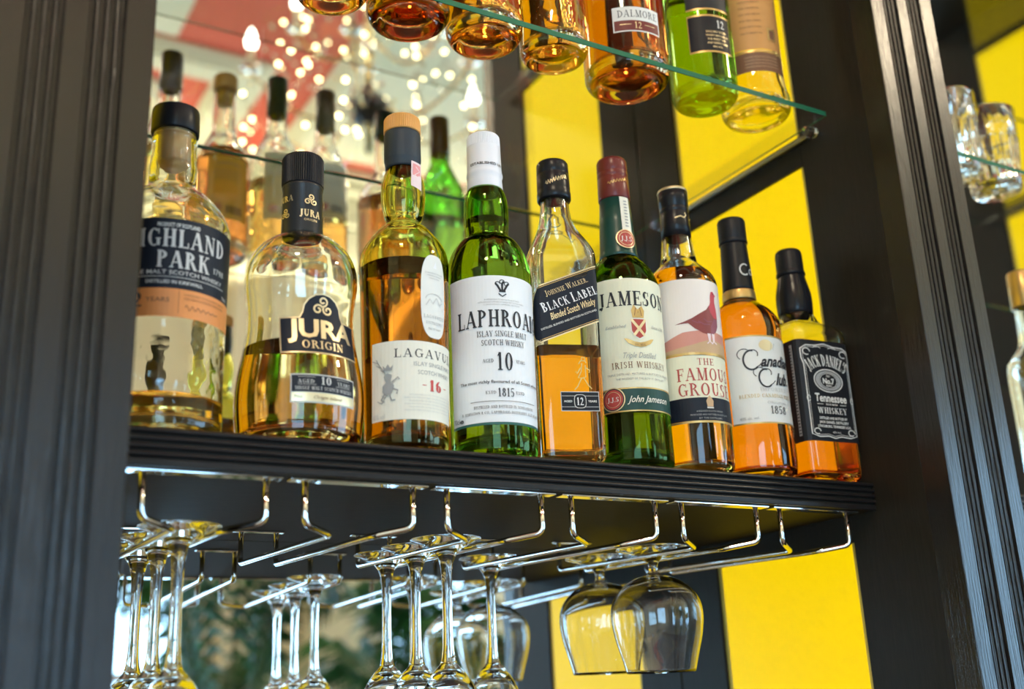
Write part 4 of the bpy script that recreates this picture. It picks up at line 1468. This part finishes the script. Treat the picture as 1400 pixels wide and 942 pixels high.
# shield, crest and ribbon
s.poly('gold', [(-5.5, 141), (5.5, 141), (6.5, 148), (4, 153), (0, 149), (-4, 154), (-6.5, 148)])
s.line('brown', [(-3.5, 143), (-2, 151), (0, 146), (2, 151), (3.5, 143)], 0.7)
s.poly('ivory', [(-8.2, 140.5), (8.2, 140.5), (8.0, 128), (5, 122.5), (0, 119.5), (-5, 122.5), (-8.0, 128)])
s.poly('brick', [(-7.2, 139.6), (7.2, 139.6), (7.0, 128.3), (4.4, 123.3), (0, 120.8), (-4.4, 123.3), (-7.0, 128.3)])
s.line('palegold', [(-7, 139.4), (5.2, 123.5)], 2.6); s.line('palegold', [(7, 139.4), (-5.2, 123.5)], 2.6)
s.poly('gold', [(-15, 121), (-11, 116), (-5, 113.2), (0, 112.2), (5, 113.2), (11, 116), (15, 121), (11.5, 120.5), (5, 117.6), (0, 116.6), (-5, 117.6), (-11.5, 120.5)])
s.serif('brown', 'SINE METU', 0, 114.6, 1.9, 11)
s.sans('grey', 'Established', -22, 133, 3.0, 20, shear=0.4); s.sans('grey', 'Since 1780', 22, 133, 3.0, 18, shear=0.4)
s.sans('grey', 'Triple Distilled', 0, 104.5, 5.4, 33, shear=0.42)
s.serif('brown', 'IRISH WHISKEY', 0, 95.2, 6.0, 56, gap=0.14, heavy=0.85)
s.sans('grey', 'TRIPLE DISTILLED, MATURED & BOTTLED IN IRELAND', 0, 86.5, 2.0, 66)
s.sans('grey', 'THE WHISKEY OF THE BOW ST. DISTILLERY', 0, 82, 1.8, 50)
s.ell('palegold', -29, 63.5, 11.4, 11.4); s.ell('ink', -29, 63.5, 10.4, 10.4); s.ell('brick', -29, 63.5, 9.4, 9.4); s.ell('palegold', -29, 63.5, 7.4, 7.4); s.ell('brick', -29, 63.5, 7.0, 7.0)
s.serif('offwhite', 'J.J.S', -29, 63.5, 4.4, 11)
s.sans('ivory', 'John Jameson', 5, 62.5, 6.2, 42, shear=0.45, bold=0.01)
s.build('lettering', lab)

# --- 7: clear bottle, label with a red game bird
prof7 = [(2.2, 31.5), (6, 34.2), (14, 35.4), (46, 36.0), (90, 35.6), (158, 35.9), (188, 36.0), (198, 35.2), (206, 31.8), (213, 25.8), (219, 20.2), (226, 18.0), (240, 16.2), (255, 14.8), (272, 14.0), (290, 13.6)]
B = Bottle('whisky_bottle', 0.6875, 0.8225, ZS, prof7, 208, M['clear'], M['w_amber'], wall=2.8, base=8, punt=6)
tag(B.root, 'clear whisky bottle of amber whisky whose label shows a red game bird, black cap', 'bottle', G1)
B.lathe('capsule', [(248.5, 14.6), (248.5, 15.3), (262, 15.1), (276, 14.9), (277, 14.4), (278, 15.0), (281, 15.0), (282, 14.5), (283, 15.1), (293, 15.5), (300, 15.6), (300, 10)], F('black', 0.28), seg=72)
B.lathe('cap_top', [(300.1, 0), (300.1, 15.4), (301, 15.8), (303, 15.2), (304, 13.8), (304, 0)], F('palegold', 0.4))
s = Sheet(B.cone(20, lambda v: 0.0152), off=0.0004)
s.line('palegold', [(-5, 267), (1, 269), (5, 267.5), (8, 271), (6, 273)], 1.2); s.line('palegold', [(12, 266), (16, 269), (19, 268)], 1.0)
s.build('lettering', B.root)
f = B.cyl(12)
lab = paper(f, 'sky', rect_pts(-52, 52, 115, 192), B.root)
s = Sheet(f)
s.poly('heath', [(-52, 116.4), (52, 116.4), (52, 131), (38, 137), (20, 138), (2, 139), (-20, 137), (-36, 131), (-52, 126)])
s.poly('tan', [(-52, 116.4), (52, 116.4), (52, 122), (30, 127), (8, 130), (-12, 124), (-30, 121), (-52, 119)])
# the bird: tail, body, breast, neck, head, beak and feathered legs
s.poly('bird', [(-27, 145.5), (-14, 146), (-8, 140.5), (0, 136), (9, 134.5), (16, 138), (20, 145), (20.5, 153), (17, 161), (13.5, 166), (9.5, 165), (6, 160.5), (-1, 156.5), (-10, 151), (-18, 147.8)])
s.poly('purple', [(9, 134.8), (16, 138.2), (20, 145), (20.4, 152), (15, 152), (10, 144)])
s.poly('birdhead', [(9.4, 163.5), (12, 169), (12.6, 176), (14.2, 180.2), (17.4, 181), (19.4, 178.8), (21.8, 177.2), (19.4, 175.8), (18.6, 170), (20.4, 160), (20.5, 153), (15, 153), (11, 158)])
s.ell('black', 17.3, 178.4, 0.8, 0.8, 10)
for q in ([(2, 151), (6, 148), (12, 149)], [(-4, 148), (2, 145), (9, 145.5)], [(-10, 148.5), (-5, 146.3), (0, 146.6)]):
    s.line('purple', q, 0.9)
for x in (6.5, 11.5):
    s.poly('stamp', [(x - 2, 136), (x + 2, 136), (x + 1.2, 128), (x - 1.0, 128)])
    s.line('stamp', [(x - 3, 125.5), (x, 128), (x + 4, 125.8)], 1.2)
s.rect('gold', -52, 52, 113.8, 116.3)
s.build('lettering', lab)
lab = paper(f, 'cream', rect_pts(-52, 52, 71.5, 113.7), B.root)
s = Sheet(f)
s.serif('brick', 'THE', 0, 107, 6.6, 18, heavy=0.8)
s.serif('brick', 'FAMOUS', 0, 94.5, 12.5, 60, heavy=0.95)
s.serif('brick', 'GROUSE', 0, 79.5, 12.5, 60, heavy=0.95)
s.sans('grey', 'FINEST SCOTCH WHISKY', 22, 73.2, 1.8, 24)
s.rect('navy', -52, 52, 49, 71.4)
s.rect('gold', -52, 52, 46.8, 48.9)
s.poly('tan', [(-3, 62.5), (3, 62.5), (3.8, 68), (2, 71), (0, 73.5), (-2, 71), (-3.8, 68)])
s.rect('lgrey', -3.4, 3.4, 60.6, 62.2)
for k in range(3):
    s.sans('grey', ('A BLENDED SCOTCH WHISKY', 'PRODUCED AND MATURED IN SCOTLAND', 'BY THE DISTILLERS')[k], 0, 58.0 - 3.4 * k, 1.7, (28, 40, 24)[k])
s.build('lettering', lab)

# --- 8: amber whisky, cream label with script lettering, tall black capsule
prof8 = [(2.2, 33.5), (6, 37.0), (14, 39.0), (34, 39.4), (60, 38.8), (100, 38.6), (145, 38.6), (158, 39.0), (166, 38.0), (173, 34.8), (180, 29.6), (186, 23.0), (191, 17.6), (196, 16.4), (206, 15.8), (230, 14.0), (268, 12.6)]
B = Bottle('whisky_bottle', 0.7672, 0.8258, ZS, prof8, 190, M['clear'], M['w_deep'], wall=2.6, base=8, punt=6)
tag(B.root, 'amber whisky bottle with off-white script label, tall black capsule and gold neck band', 'bottle', G1)
B.lathe('capsule', [(203, 15.6), (203, 16.6), (206, 16.4), (255, 14.2), (257, 14.0), (257, 11)], F('black', 0.34))
B.lathe('gold_band', [(192.5, 17.0), (192.5, 17.5), (193.5, 17.6), (201.5, 17.1), (202.8, 16.9), (202.8, 16)], F('gold', 0.3))
B.lathe('screw_cap', [(257.1, 0), (257.1, 14.5), (258, 15.3), (260, 15.3), (261, 14.7), (262, 15.0), (283, 15.0), (285.4, 13.8), (285.8, 0)], F('black', 0.42), seg=100, knurl=(263, 283.6, 0.25))
s = Sheet(B.cone(10, lambda v: 0.0156), off=0.0006)
s.arc('offwhite', 0, 224, 5, 6, 50, 310, 1.3); s.arc('offwhite', 8, 222, 2.4, 3, 0, 360, 0.9)
s.build('lettering', B.root)
f = B.cyl(10)
lab = paper(f, 'offwhite', rect_pts(-42, 36, 53, 144), B.root)
s = Sheet(f)
s.rect('gold', -42, 36, 142.6, 144.2); s.rect('gold', -42, 36, 52.8, 54.4)
s.poly('palegold', oval_pts(0, 133.5, 8, 6)); s.line('grey', [(5, 129), (6, 137), (8, 129), (10, 136)], 0.6)
def script(s, txt, cu, cv, h, w):
    s.sans('ink', txt, cu, cv, h, w, shear=0.45, bold=0.016, rot=0.04)
def big_c(cx, cy, k):
    s.arc('ink', cx, cy, 8.0 * k, 10 * k, 75, 310, 1.9 * k, 22)          # heavy back of the capital
    s.arc('ink', cx + 2.2 * k, cy + 6 * k, 4.6 * k, 4.4 * k, -30, 130, 1.0 * k)   # curl at its head
    s.arc('ink', cx - 7 * k, cy + 6.5 * k, 6.5 * k, 5.5 * k, 30, 235, 0.8 * k)     # hairline swash at the left
    s.line('ink', [(cx + 4.6 * k, cy - 7.6 * k), (cx + 8 * k, cy - 5.5 * k), (cx + 11 * k, cy - 2.5 * k)], 0.9 * k)
big_c(-17, 118, 1.0)
s.sans('ink', 'anadian', 13, 117.5, 11.5, 43, shear=0.5, bold=0.03, rot=0.04)
big_c(-4, 99, 0.92)
s.sans('ink', 'lub', 15, 99, 12, 18, shear=0.5, bold=0.03, rot=0.04)
s.line('ink', [(22, 93), (25, 95.5), (27, 94)], 0.8)
s.serif('lgrey', 'IMPORTED', 4, 87.5, 3.6, 32, heavy=0.7)
s.serif('gold', 'BLENDED CANADIAN WHISKY', 0, 81, 3.6, 66, heavy=0.8)
s.sans('lgrey', 'ORIGINAL', 6, 74, 2.4, 24)
s.serif('ink', '1858', 6, 66.5, 8.0, 19, heavy=0.8)
s.sans('grey', '40% alc. vol.', -25, 58.5, 3.0, 19)
s.build('lettering', lab)

# --- 9: square bottle with a black ornamental label
A9 = 4.0
nf9 = lambda z: 2.0 if z > 0.185 else (9.0 if z < 0.168 else 2.0 + 7.0 * ((0.185 - z) / 0.017) ** 1.0)
prof9 = [(2.2, 31.0), (6, 33.6), (16, 34.6), (60, 34.8), (120, 35.0), (152, 35.2), (160, 34.4), (165, 31.6), (169, 27.5), (173, 20.6), (178, 17.6), (188, 17.8), (200, 18.6), (210, 18.2), (222, 15.8), (234, 13.8), (250, 12.8)]
B = Bottle('whiskey_bottle', 0.8420, 0.8220, ZS, prof9, 148, M['clear'], M['w_deep'], wall=2.8, base=8, punt=4, nf=nf9, rot=math.radians(-A9), seg=80)
tag(B.root, 'square whiskey bottle with black ornamental label and black neck wrap, rightmost in the row', 'bottle', G1)
B.lathe('neck_wrap', [(186, 17.9), (186.5, 18.5), (192, 18.9), (200, 19.3), (210, 18.9), (222, 16.4), (229, 14.9), (231, 14.7), (231, 12)], F('black', 0.22), nf=lambda z: 2.0)
B.lathe('screw_cap', [(231.2, 12), (231.2, 15.2), (232.5, 15.8), (235, 15.6), (236, 14.9), (238, 14.8), (256, 14.6), (259.8, 13.6), (261.2, 12.2), (261.6, 0)], F('black', 0.36), seg=100, knurl=(238.5, 257, 0.25), nf=lambda z: 2.0)
f = B.wrap(A9, 0.0353, 0.0085)
lab = paper(f, 'black', rect_pts(-94, 34, 40, 147), B.root)
s = Sheet(f)
W_ = 'offwhite'
def frame(g, w):
    p = [(-29 + g, 47 + g), (-29 + g, 120), (-31 + g, 127), (-31 + g, 137), (-24, 141 - g), (-12, 141.5 - g), (0, 144 - g), (12, 141.5 - g), (24, 141 - g), (31 - g, 137), (31 - g, 127), (29 - g, 120), (29 - g, 47 + g), (20, 44.5 + g), (8, 45.5 + g), (0, 43.5 + g), (-8, 45.5 + g), (-20, 44.5 + g)]
    s.line(W_, p, w, closed=True)
frame(0, 1.1); frame(2.0, 0.4)
for sx in (-1, 1):
    s.arc(W_, sx * 24, 134, 4.5, 3.5, 0, 300, 1.0); s.arc(W_, sx * 22, 50, 4, 3, 0, 300, 1.0); s.arc(W_, sx * 28, 84, 1.8, 3, 0, 330, 0.8)
    s.arc(W_, sx * 10, 138.5, 5, 2, 0, 180, 0.6)
s.serif(W_, 'JACK DANIEL\'S', 0, 126, 12.5, 55, heavy=1.35, gap=0.02, bend=46)
s.poly(W_, oval_pts(0, 104, 19, 12.5)); s.poly('black', oval_pts(0, 104, 17.8, 11.4)); s.poly('grey', oval_pts(0, 104, 16.8, 10.4)); s.poly('black', oval_pts(0, 104, 11.6, 8.6)); s.line(W_, oval_pts(0, 104, 10.8, 7.8), 0.5, closed=True)
s.sans(W_, 'OLD', 0, 109, 1.9, 5, bold=0.02); s.sans(W_, 'No.7', 0, 103.6, 5.6, 15, bold=0.035); s.sans(W_, 'BRAND', 0, 98.6, 1.7, 7, bold=0.02)
s.sans(W_, 'Tennessee', 0, 85.5, 8.4, 41, bold=0.025, shear=0.08)
s.sans(W_, 'SOUR MASH', 0, 78.6, 1.8, 15, bold=0.02); s.rect(W_, -19, -11, 78.3, 78.8); s.rect(W_, 11, 19, 78.3, 78.8)
s.serif(W_, 'WHISKEY', 0, 72, 6.4, 38, heavy=1.1)
for k, t_ in enumerate(('DISTILLED AND BOTTLED BY', 'JACK DANIEL DISTILLERY', 'LYNCHBURG, TENNESSEE U.S.A.')):
    s.sans(W_, t_, 0, 64 - 4.3 * k, 2.5, (36, 38, 43)[k], bold=0.025)
s.sans(W_, '40% Vol.', 2, 49.5, 2.0, 11)
s.build('lettering', lab)
fw = f
f = lambda u, v, off: fw(u - 0.0670, v, off)
lab2 = lab
s = Sheet(f)
s.rect('grey', 23.5, 27.5, 46, 142)
for k in range(28):
    s.rect('black', 24.2, 26.8, 48 + 3.3 * k, 49.2 + 3.3 * k)
for k, (t_, w_) in enumerate((('CHARCOAL', 18), ('MELLOWED', 18), ('DROP BY DROP', 20), ('OLD TIME', 14), ('QUALITY', 14))):
    s.sans('lgrey', t_, 2, 124 - 17 * k, 2.6, w_, bold=0.02)
s.build('side_lettering', lab)

# ------------------------------------------------------------------ bottles on the glass shelf
G2 = 'whisky bottles on the glass shelf'
ZG = Z(GZ) + 0.0062 + 0.0003
YG = 0.802
def std(R, H=292, sh=178, nk=208, rn=15.5, rt=13.6):
    return [(2.2, R - 3), (7, R - 0.6), (18, R), (90, R), (sh - 12, R), (sh, R - 2.4), (sh + (nk - sh) * .45, R * .74), (nk - 3, rn + 4), (nk + 6, rn + 0.6), (nk + 24, rn), (H - 12, rt)]
def back_label(B, alpha, paper_col, z0, z1, hw, seal=True, barcode=True):
    f = B.cyl(alpha)
    lab = paper(f, paper_col, rect_pts(-hw, hw, z0, z1), B.root, name='back_label')
    lab.data.materials.clear()
    lab.data.materials.append(thin_paper(paper_col))
    s = Sheet(f)
    s.arc('grey', 0, z1 - 16, hw * 0.6, 5, 20, 160, 1.0)
    for k in range(4):
        s.sans('grey', 'MATURED IN OAK CASKS FOR MANY YEARS', 0, z1 - 22 - 4 * k, 1.6, hw * 1.3)
    if barcode:
        for k in range(12):
            x = -hw * 0.72 + k * hw * 0.07
            s.rect('ink', x, x + hw * (0.02 + 0.02 * (k % 3)), z0 + 8, z0 + 20)
    if seal:
        s.ell('brick', hw * 0.5, z0 + 16, 7, 7); s.ell(paper_col, hw * 0.5, z0 + 16, 5.4, 5.4); s.ell('brick', hw * 0.5, z0 + 16, 4.2, 4.2)
    s.build('lettering', lab)
    return lab
def simple_cap(B, H, r, col, name='stopper', rr=0.35, low=None):
    lo = H - 44 if low is None else low
    B.lathe(name, [(lo, r - 2.5), (lo, r - 0.4), (lo + 1, r), (H - 2, r - 0.4), (H - 0.5, r - 1.6), (H, 0)], F(col, rr))

B = Bottle('whisky_bottle', 0.302, 0.800, ZG, std(34, 300, 182, 214), 150, M['clear'], M['w_gold'], base=9, punt=12)
tag(B.root, 'gold whisky bottle at the left end of the glass shelf, only its base in view', 'bottle', G2)
simple_cap(B, 305, 16.4, 'charcoal', low=246)
back_label(B, 180, 'cream', 50, 130, 26)
B = Bottle('whisky_bottle', 0.379, 0.804, ZG, std(39, 280, 150, 190, 16.5, 14.5), 160, M['clear'], M['w_red'], base=10, punt=13)
tag(B.root, 'broad bottle of dark whisky on the glass shelf, wide round base with yellow glints', 'bottle', G2)
B.lathe('stopper', [(262, 0), (262, 17), (264, 17.6), (283, 17.6), (285, 16.4), (285.4, 0)], F('cork', 0.6))
B.lathe('cork', [(240, 0), (240, 11.2), (261.8, 11.6), (261.8, 0)], F('cork', 0.7))
back_label(B, 180, 'yellowlabel', 45, 140, 30)
B = Bottle('whisky_bottle', 0.458, 0.802, ZG, std(37, 300, 170, 206), 128, M['clear_wavy'], M['w_brown'], base=9, punt=11)
tag(B.root, 'amber whisky bottle on the glass shelf, third base from the left', 'bottle', G2)
simple_cap(B, 304, 15.6, 'charcoal', low=240)
back_label(B, 180, 'cream', 60, 165, 28)
B = Bottle('whisky_bottle', 0.535, 0.799, ZG, std(34, 300, 172, 206), 92, M['clear_wavy'], M['w_brown'], base=9, punt=10)
tag(B.root, 'reddish amber whisky bottle on the glass shelf, with yellow showing through its base', 'bottle', G2)
simple_cap(B, 303, 15.4, 'charcoal', low=236)
back_label(B, 180, 'ivory', 80, 168, 26)
B = Bottle('whisky_bottle', 0.630, 0.808, ZG, std(44, 270, 140, 176, 17, 14.5), 130, M['clear'], M['w_red'], base=10, punt=14, seg=88)
tag(B.root, 'broad red-amber whisky bottle on the glass shelf with a small white and burgundy label', 'bottle', G2)
simple_cap(B, 285, 17, 'slate', low=240)
f = B.cyl(17)
lab = paper(f, 'offwhite', [(-26, 33), (26, 33), (26, 62), (-26, 62)], B.root)
s = Sheet(f)
s.rect('burgundy', -24.6, 24.6, 34.4, 46)
s.serif('ink', 'DALMORE', 1, 54, 8.2, 44, heavy=0.75)
s.serif('palegold', '12', 0, 40.5, 7.6, 8, heavy=0.8)
s.rect('palegold', -19, -7, 41, 41.5); s.rect('palegold', 7, 19, 41, 41.5)
s.build('lettering', lab)
B = Bottle('whisky_bottle', 0.728, 0.801, ZG, std(35.5, 300, 180, 214), 120, M['dkgreen'], M['w_green'], base=9, punt=9)
tag(B.root, 'green whisky bottle on the glass shelf with dark label reading 12', 'bottle', G2)
simple_cap(B, 303, 16, 'charcoal', low=236)
B.body.data.materials[0] = refr('bright_green_glass', (0.36, 0.80, 0.20), 1.5)
f = B.cyl(28)
lab = paper(f, 'gold', rect_pts(-20, 30, 38, 84), B.root)
s = Sheet(f)
s.rect('black', -19, 29, 40, 82)
s.serif('offwhite', '12', 17, 73, 9.5, 10, heavy=0.9)
for k in range(5):
    s.sans('palegold', ('SINGLE MALT SCOTCH', 'WHISKY MATURED IN', 'THE FINEST OAK', 'AND SHERRY CASKS', '40% VOL')[k], 11 + (k % 2), 63 - 4.6 * k, 2.4, (24, 27, 22, 25, 12)[k], bold=0.01)
s.build('lettering', lab)
lab = paper(B.cyl(28), 'charcoal', rect_pts(-20, 30, 92, 150), B.root)
s = Sheet(B.cyl(28)); s.rect('gold', -20, 30, 90, 92); s.build('lettering', lab)
prof = [(2.2, 35), (7, 37.4), (14, 38.0), (22, 36.0), (34, 34.6), (60, 34.0), (150, 34.4), (176, 35), (190, 31), (204, 22), (214, 16.6), (240, 15.4), (270, 13.8)]
B = Bottle('whisky_bottle', 0.801, 0.802, ZG, prof, 170, M['clear'], M['w_pale'], base=9, punt=7)
tag(B.root, 'pale whisky bottle at the right end of the glass shelf, amber label, brown band', 'bottle', G2)
simple_cap(B, 292, 16, 'orangecap', low=238)
f = B.cyl(26)
lab = paper(f, 'brown', rect_pts(-36, 36, 36, 60), B.root, name='lower_label')
s = Sheet(f)
for k in range(4):
    s.sans('tan', 'HIGHLAND SINGLE MALT SCOTCH WHISKY', 3, 54 - 4 * k, 1.8, 40)
s.rect('gold', -36, 36, 60, 63)
s.build('lettering', lab)
lab = paper(f, 'amberlabel', rect_pts(-36, 36, 64, 150), B.root)
s = Sheet(f)
for k in range(6):
    s.sans('brown', ('MATURED IN', 'EX-BOURBON CASKS', 'FOR TEN YEARS', 'SOFT AND CREAMY', 'THE ORIGINAL', 'HIGHLAND')[k], -6, 84 + 8 * k, 2.2, 24)
s.rect('gold', 12, 24, 76, 92); s.rect('brown', 14.5, 21.5, 78, 89)
s.build('lettering', lab)

# ------------------------------------------------------------------ things in the neighbouring bay, at the right edge of the picture
prof = [(2.2, 33), (7, 35.6), (18, 36.4), (120, 36.4), (176, 35.6), (190, 30), (202, 20.5), (212, 16.6), (226, 15.0), (256, 14.4), (298, 13.6)]
B = Bottle('spirit_bottle', 1.262, 0.832, ZS, prof, 0.1, M['clear'], None, base=8, punt=6)
tag(B.root, 'clear bottle with gold cap in the neighbouring bay at the right edge', 'bottle', 'things beyond the right pilaster')
B.lathe('cap', [(258, 15), (258, 16.8), (259, 17.2), (304, 16.4), (306.5, 15), (307, 0)], F('gold', 0.3))
B = Bottle('whisky_bottle', 1.345, 0.842, ZS, std(36, 296, 172, 206), 150, M['clear'], M['w_amber'], base=8, punt=6)
tag(B.root, 'amber bottle behind the gold-capped bottle in the neighbouring bay', 'bottle', 'things beyond the right pilaster')
simple_cap(B, 300, 16, 'yellowlabel', low=250)
M['cut'] = refr('cut_crystal', (0.99, 0.98, 0.96), 1.52)
def tumbler(x, y, z, label, proto=None, filled=True):
    if proto:
        r = proto.copy(); COL.objects.link(r); r.location = (x, y, z); r['label'] = label
        for c0 in proto.children:
            c = c0.copy(); COL.objects.link(c); c.parent = r
        return r
    t = empty('crystal_tumbler', (x, y, z))
    tag(t, label, 'glass', 'cut glass on the neighbouring glass shelf')
    p = [(0, 0.002), (28, 0.0), (31, 3), (33, 30), (36, 66), (38, 108), (36.6, 109), (34.6, 106), (32, 66), (29.5, 30), (27, 12), (0, 10)]
    bm = bmesh.new()
    lathe_bm(bm, [(r / 1000, zz / 1000) for r, zz in p], 36, knurl=(0.004, 0.070, 0.0022))
    bmesh.ops.recalc_face_normals(bm, faces=bm.faces)
    me = bpy.data.meshes.new('glass_body'); bm.to_mesh(me); bm.free()
    link('glass_body', me, M['cut'], t)
    return t
tm = tumbler(1.055, 0.815, ZG, 'cut crystal tumbler nearest the right pilaster on the neighbouring glass shelf')
for i, (x, y, l) in enumerate(((1.14, 0.81, 'second cut crystal tumbler from the right pilaster'), (1.225, 0.815, 'third cut crystal tumbler from the right pilaster, at the picture edge'),
                               (1.10, 0.90, 'cut crystal tumbler in the second row behind the first two'), (1.19, 0.905, 'cut crystal tumbler in the second row, farther right'))):
    tumbler(x, y, ZG, l, tm)
ZU = Z(0.995) + 0.0062 + 0.0003
for i, (x, l) in enumerate(((1.075, 'amber bottle base nearest the pilaster on the upper glass shelf, top right'), (1.165, 'amber bottle base in the top right corner, on the upper glass shelf'),
                            (1.26, 'amber bottle on the upper glass shelf, just cut off by the right edge'))):
    B = Bottle('whisky_bottle', x, 0.805, ZU, std(36, 260, 150, 184), 110, M['clear'], M['w_amber'] if i != 1 else M['w_deep'], base=9, punt=10, seg=56)
    tag(B.root, l, 'bottle', 'things beyond the right pilaster')
    simple_cap(B, 265, 16, 'charcoal', low=215)
